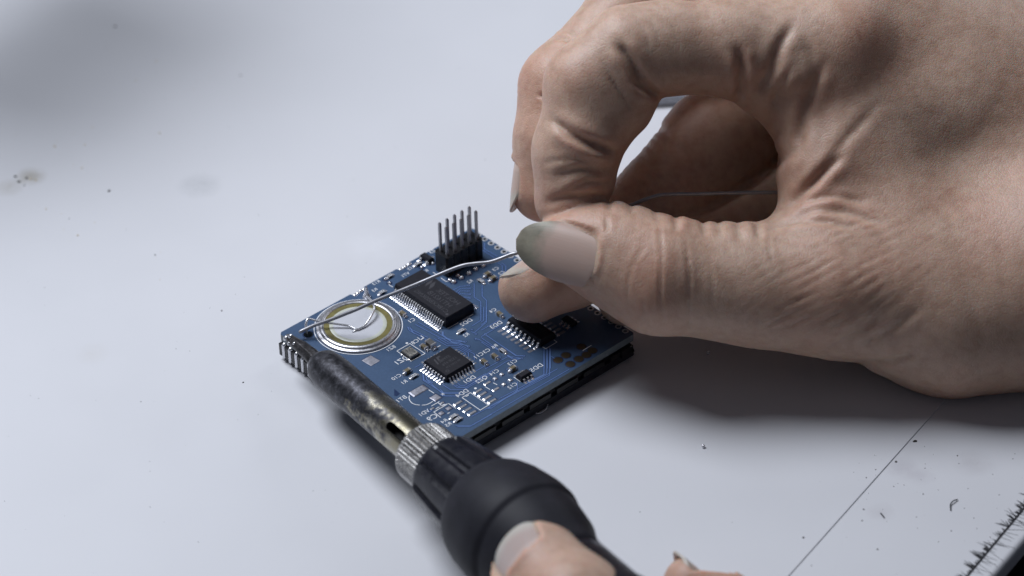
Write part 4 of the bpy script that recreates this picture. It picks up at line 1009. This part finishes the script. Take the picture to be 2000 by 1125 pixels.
# --- folds of the index finger
ix = ['index', 'palm']
SK.crease([(1205, 82), (1232, 118), (1255, 160), (1292, 192)], 9, 1.15, ix); SK.crease([(1235, 158), (1262, 178), (1290, 186)], 6, .6, ix)
SK.crease([(1441, 95), (1450, 130), (1446, 165), (1440, 198)], 8, 1.15, ix); SK.crease([(1550, 45), (1522, 92), (1506, 138), (1478, 176)], 9, .65, ix); SK.crease([(1572, 88), (1586, 112), (1590, 145)], 9, .2, ix)
SK.crease([(1612, 118), (1584, 180), (1568, 240), (1560, 300)], 9, .6, ['palm', 'thumb', 'index']); SK.crease([(1508, 215), (1520, 175), (1545, 128)], 7, .45, ix)
SK.crease([(1078, 232), (1118, 262), (1160, 282), (1206, 298)], 8, 1.15, ix); SK.crease([(1100, 262), (1150, 285), (1190, 300)], 5, .35, ix)
SK.crease([(1062, 398), (1120, 383), (1190, 388)], 8, .55, ix); SK.crease([(1082, 345), (1136, 331), (1198, 337)], 9, .5, ix); SK.crease([(1110, 372), (1150, 356), (1198, 362)], 6, .35, ix); SK.crease([(1060, 318), (1110, 312), (1190, 316)], 5, .2, ix)
SK.crease([(1235, 30), (1260, 62), (1270, 90)], 4, .16, ix); SK.crease([(1270, 40), (1290, 75)], 4, .14, ix); SK.crease([(1310, 50), (1330, 90)], 4, .12, ix)
for k in range(9): SK.crease([(1175 + k * 6, 120 + k * 9), (1190 + k * 5, 150 + k * 8), (1210 + k * 4, 178 + k * 6)], 3, .10, ix, 0)
SK.ripple(1120, 330, 70, 75, .25, 11, .12, ['index'], 3); SK.ripple(1170, 175, 55, 60, 1.0, 11, .10, ['index'], 4)
# --- middle finger
md_ = ['middle']
SK.crease([(1084, 74), (1098, 74), (1114, 79)], 3.5, .5, md_); SK.crease([(1050, 184), (1066, 190), (1082, 196)], 5, .7, md_); SK.crease([(1046, 200), (1078, 206)], 3, .3, md_)
SK.ripple(1030, 250, 40, 120, .45, 10, .11, md_, 5); SK.ripple(1040, 165, 40, 40, .2, 12, .2, md_, 6)
# --- ring and little finger, in the hollow of the hand
SK.ripple(1250, 290, 130, 60, .85, 17, .5, ['ring'], 8); SK.crease([(1268, 240), (1300, 262), (1330, 300)], 8, .5, ['ring']); SK.crease([(1245, 300), (1272, 318), (1300, 322)], 7, .4, ['ring'])
SK.crease([(1560, 285), (1470, 350), (1365, 420)], 10, .7, ['ring', 'little', 'palm'])
# --- thumb
th_ = ['thumb', 'palm']
for pts, w, d_ in (([(1286, 432), (1293, 500), (1289, 565), (1296, 640)], 3.2, .30), ([(1340, 468), (1346, 540), (1345, 600), (1352, 655)], 3.2, .26), ([(1258, 468), (1242, 505), (1228, 545), (1226, 590)], 3.5, .1), ([(1262, 480), (1246, 500)], 3, .12),
                   ([(1183, 424), (1188, 452)], 4, .3), ([(1255, 590), (1262, 625), (1262, 655)], 4, .22), ([(1500, 450), (1503, 490), (1512, 520)], 3.5, .18), ([(1420, 455), (1424, 505)], 3, .1), ([(1386, 500), (1392, 560), (1388, 610)], 3, .1), ([(1318, 445), (1322, 520), (1318, 580)], 3, .08)):
    SK.crease(pts, w, d_, th_)
for u, v, a in ((1187, 393, .7), (1231, 400, .5), (1278, 414, .4), (1318, 432, .8), (1372, 440, .7), (1402, 443, .5), (1440, 446, .6), (1478, 447, 1.0)):
    SK.crease([(u, v - 14), (u + 2, v + 2), (u + 5, v + 20)], 6, a * .55, th_)
for u, v in ((1210, 398), (1255, 406), (1340, 436), (1420, 444), (1460, 446)): SK.lump(u, v, 16, .28, th_)
SK.ripple(1600, 560, 190, 85, -.50, 19, .27, th_, 11); SK.ripple(1560, 640, 200, 60, -.42, 16, .15, th_, 12); SK.ripple(1680, 620, 120, 60, -.72, 21, .26, th_, 13); SK.ripple(1620, 440, 110, 40, -.15, 15, .2, th_, 14)
SK.ripple(1420, 530, 120, 80, -.9, 13, .08, th_, 15); SK.ripple(1850, 500, 220, 160, -.75, 13, .055, th_, 16); SK.ripple(1800, 170, 220, 130, .6, 14, .06, ['palm', 'index'], 17); SK.ripple(1660, 90, 120, 70, 1.2, 15, .1, ['palm', 'index'], 18)
SK.crease([(1660, 712), (1720, 708), (1790, 690)], 7, .6, th_); SK.crease([(1600, 690), (1660, 655), (1720, 610)], 8, .4, th_); SK.crease([(1690, 668), (1745, 640), (1800, 600)], 8, .25, th_)
# --- the web between thumb and index
SK.crease([(1532, 410), (1575, 370), (1613, 334), (1650, 300)], 8, .7, th_); SK.crease([(1560, 380), (1600, 340), (1650, 275), (1722, 198)], 9, .35, th_); SK.crease([(1545, 430), (1600, 412), (1670, 418), (1730, 440)], 7, .45, th_); SK.crease([(1560, 398), (1620, 385), (1690, 395)], 6, .35, th_)
SK.crease([(1490, 452), (1540, 436), (1600, 432), (1680, 445)], 6, .4, th_)
SK.up(); SK.V = SK.relax(SK.V, .22); SK.up()
# --- nails
NAIL_T = nail_material("thumb_nail", (.50, .37, .315), (.37, .345, .27), .70, stain=.4, soft=.09, lunula=False)
NAIL = nail_material("nail", (.50, .37, .31), (.47, .42, .36), .70, soft=.07)
def frame_nail(a, b_, up, *k, **kw):
    a, b_ = np.asarray(a), np.asarray(b_); return Nail(a, b_ - a, up, np.linalg.norm(b_ - a), *k, **kw)
n_th = frame_nail(hf(1164, 513, 35.3), hf(1005, 467, 31.0), (.12, -.12, .98), 11.6, 2.6, 1.0, free=.30, shoulder=.36, point=2.1, soft=.6)
n_th.seat(SK, ['thumb'], .22, .3)
upr = np.array([-.46, .86, .10]); upr /= np.linalg.norm(upr); axr = np.array([-.80, -.46, .37])
n_ri = Nail(hf(1084, 538, 14) + upr * 6.0, axr, upr, 10.2, 9.6, 2.2, .8, free=.28, shoulder=.5); n_ri.seat(SK, ['ring'], .3, .4)
upm = np.array([-.97, .14, -.14]); n_mi = Nail(hf(1074, 322, 12.5) + upm / np.linalg.norm(upm) * 7.0, np.array([-.16, -.98, -.05]), upm, 10.4, 9.6, 2.0, .6, free=.25, shoulder=.5); n_mi.seat(SK, ['middle'], .3, .4)
hand = bpy.data.objects.new("hand", mesh("hand", hw(SK.V), SK.Q, True, SKIN)); COL.objects.link(hand)
flush(hand.data, SK, [(1260, 570, 80, .5), (1100, 600, 70, .6), (1100, 420, 50, .5), (1120, 460, 40, .5), (1450, 140, 50, .35), (1580, 200, 60, .35), (1590, 360, 60, .35), (1240, 150, 40, .3), (1140, 280, 50, .3), (1000, 380, 60, .5), (1700, 60, 70, .25), (1620, 560, 80, .25), (1030, 170, 50, .35), (1130, 150, 50, .3)])
tag(hand, "person's bare hand pinching the thin wire between thumb and index finger over the board", "hand", "hands of the person soldering")
o = n_th.build("fingernail", NAIL_T, hand, th=.5); o["label"] = "long thumb nail with a grimy greenish free edge"
n_ri.build("fingernail", NAIL, hand); n_mi.build("fingernail", NAIL, hand)

# ------------------------------------------------------------------ the hand that holds the iron
G2 = {}
G2['thumb'] = chain((1016, 1080, 82, 4.9), (1050, 1110, 88, 7.3), (1122, 1196, 95, 9.3), (1270, 1380, 100, 10.0), (1430, 1600, 96, 13), (1640, 1900, 84, 20))
G2['index'] = chain((1352, 1142, 73, 5.3), (1402, 1190, 73, 6.6), (1540, 1330, 76, 7.8), (1640, 1560, 84, 9.5))
G2['middle'] = chain((1420, 1260, 77, 6.5), (1500, 1330, 78, 7.4), (1640, 1440, 78, 8.4), (1760, 1640, 82, 10))
G2['ring'] = chain((1480, 1370, 80, 6.5), (1560, 1440, 80, 7.2), (1730, 1560, 80, 8), (1830, 1740, 82, 10))
PALM2 = chain((1640, 1560, 84, 10), (1760, 1950, 80, 20), (1900, 2350, 80, 26)) + chain((1760, 1640, 82, 10.5), (1830, 1950, 78, 18)) + chain((1830, 1740, 82, 10.5), (1880, 2000, 76, 18)) + chain((1430, 1600, 95, 13), (1740, 1950, 82, 22))
V, Q, lab, relax = grow(G2, PALM2, .75, dict(thumb=8), 4.0)
S2 = Skin(V, Q, lab, relax, list(G2) + ['palm'])
S2.lump(1110, 1110, 50, .5, ['thumb']); S2.crease([(1120, 1190), (1170, 1160), (1215, 1150)], 9, .5, ['thumb']); S2.up()
NAIL2 = nail_material("left_nail", (.46, .37, .34), (.52, .49, .44), .66, soft=.10)
n_lt = Nail(hf(1014, 1094, 94.6), np.array([-.36, .40, -.84]), np.array([-.66, .42, .50]), 10.5, 11.0, 2.6, 1.2, free=.32); n_lt.seat(S2, ['thumb'], .3, .4)
n_li = Nail(hf(1405, 1150, 72), np.array([-.72, .68, .05]), np.array([.62, .62, -.30]), 10.6, 9.0, 3.0, .6, free=.45, point=1.2); n_li.seat(S2, ['index'], .3, .4)
hand2 = bpy.data.objects.new("hand", mesh("hand", hw(S2.V), S2.Q, True, SKIN)); COL.objects.link(hand2)
flush(hand2.data, S2, [(1040, 1100, 60, .4), (1340, 1120, 50, .5)])
tag(hand2, "person's hand at the bottom edge with its thumb on the iron's black handle", "hand", "hands of the person soldering")
n_lt.build("fingernail", NAIL2, hand2); n_li.build("fingernail", NAIL, hand2)["label"] = "long pointed nail"
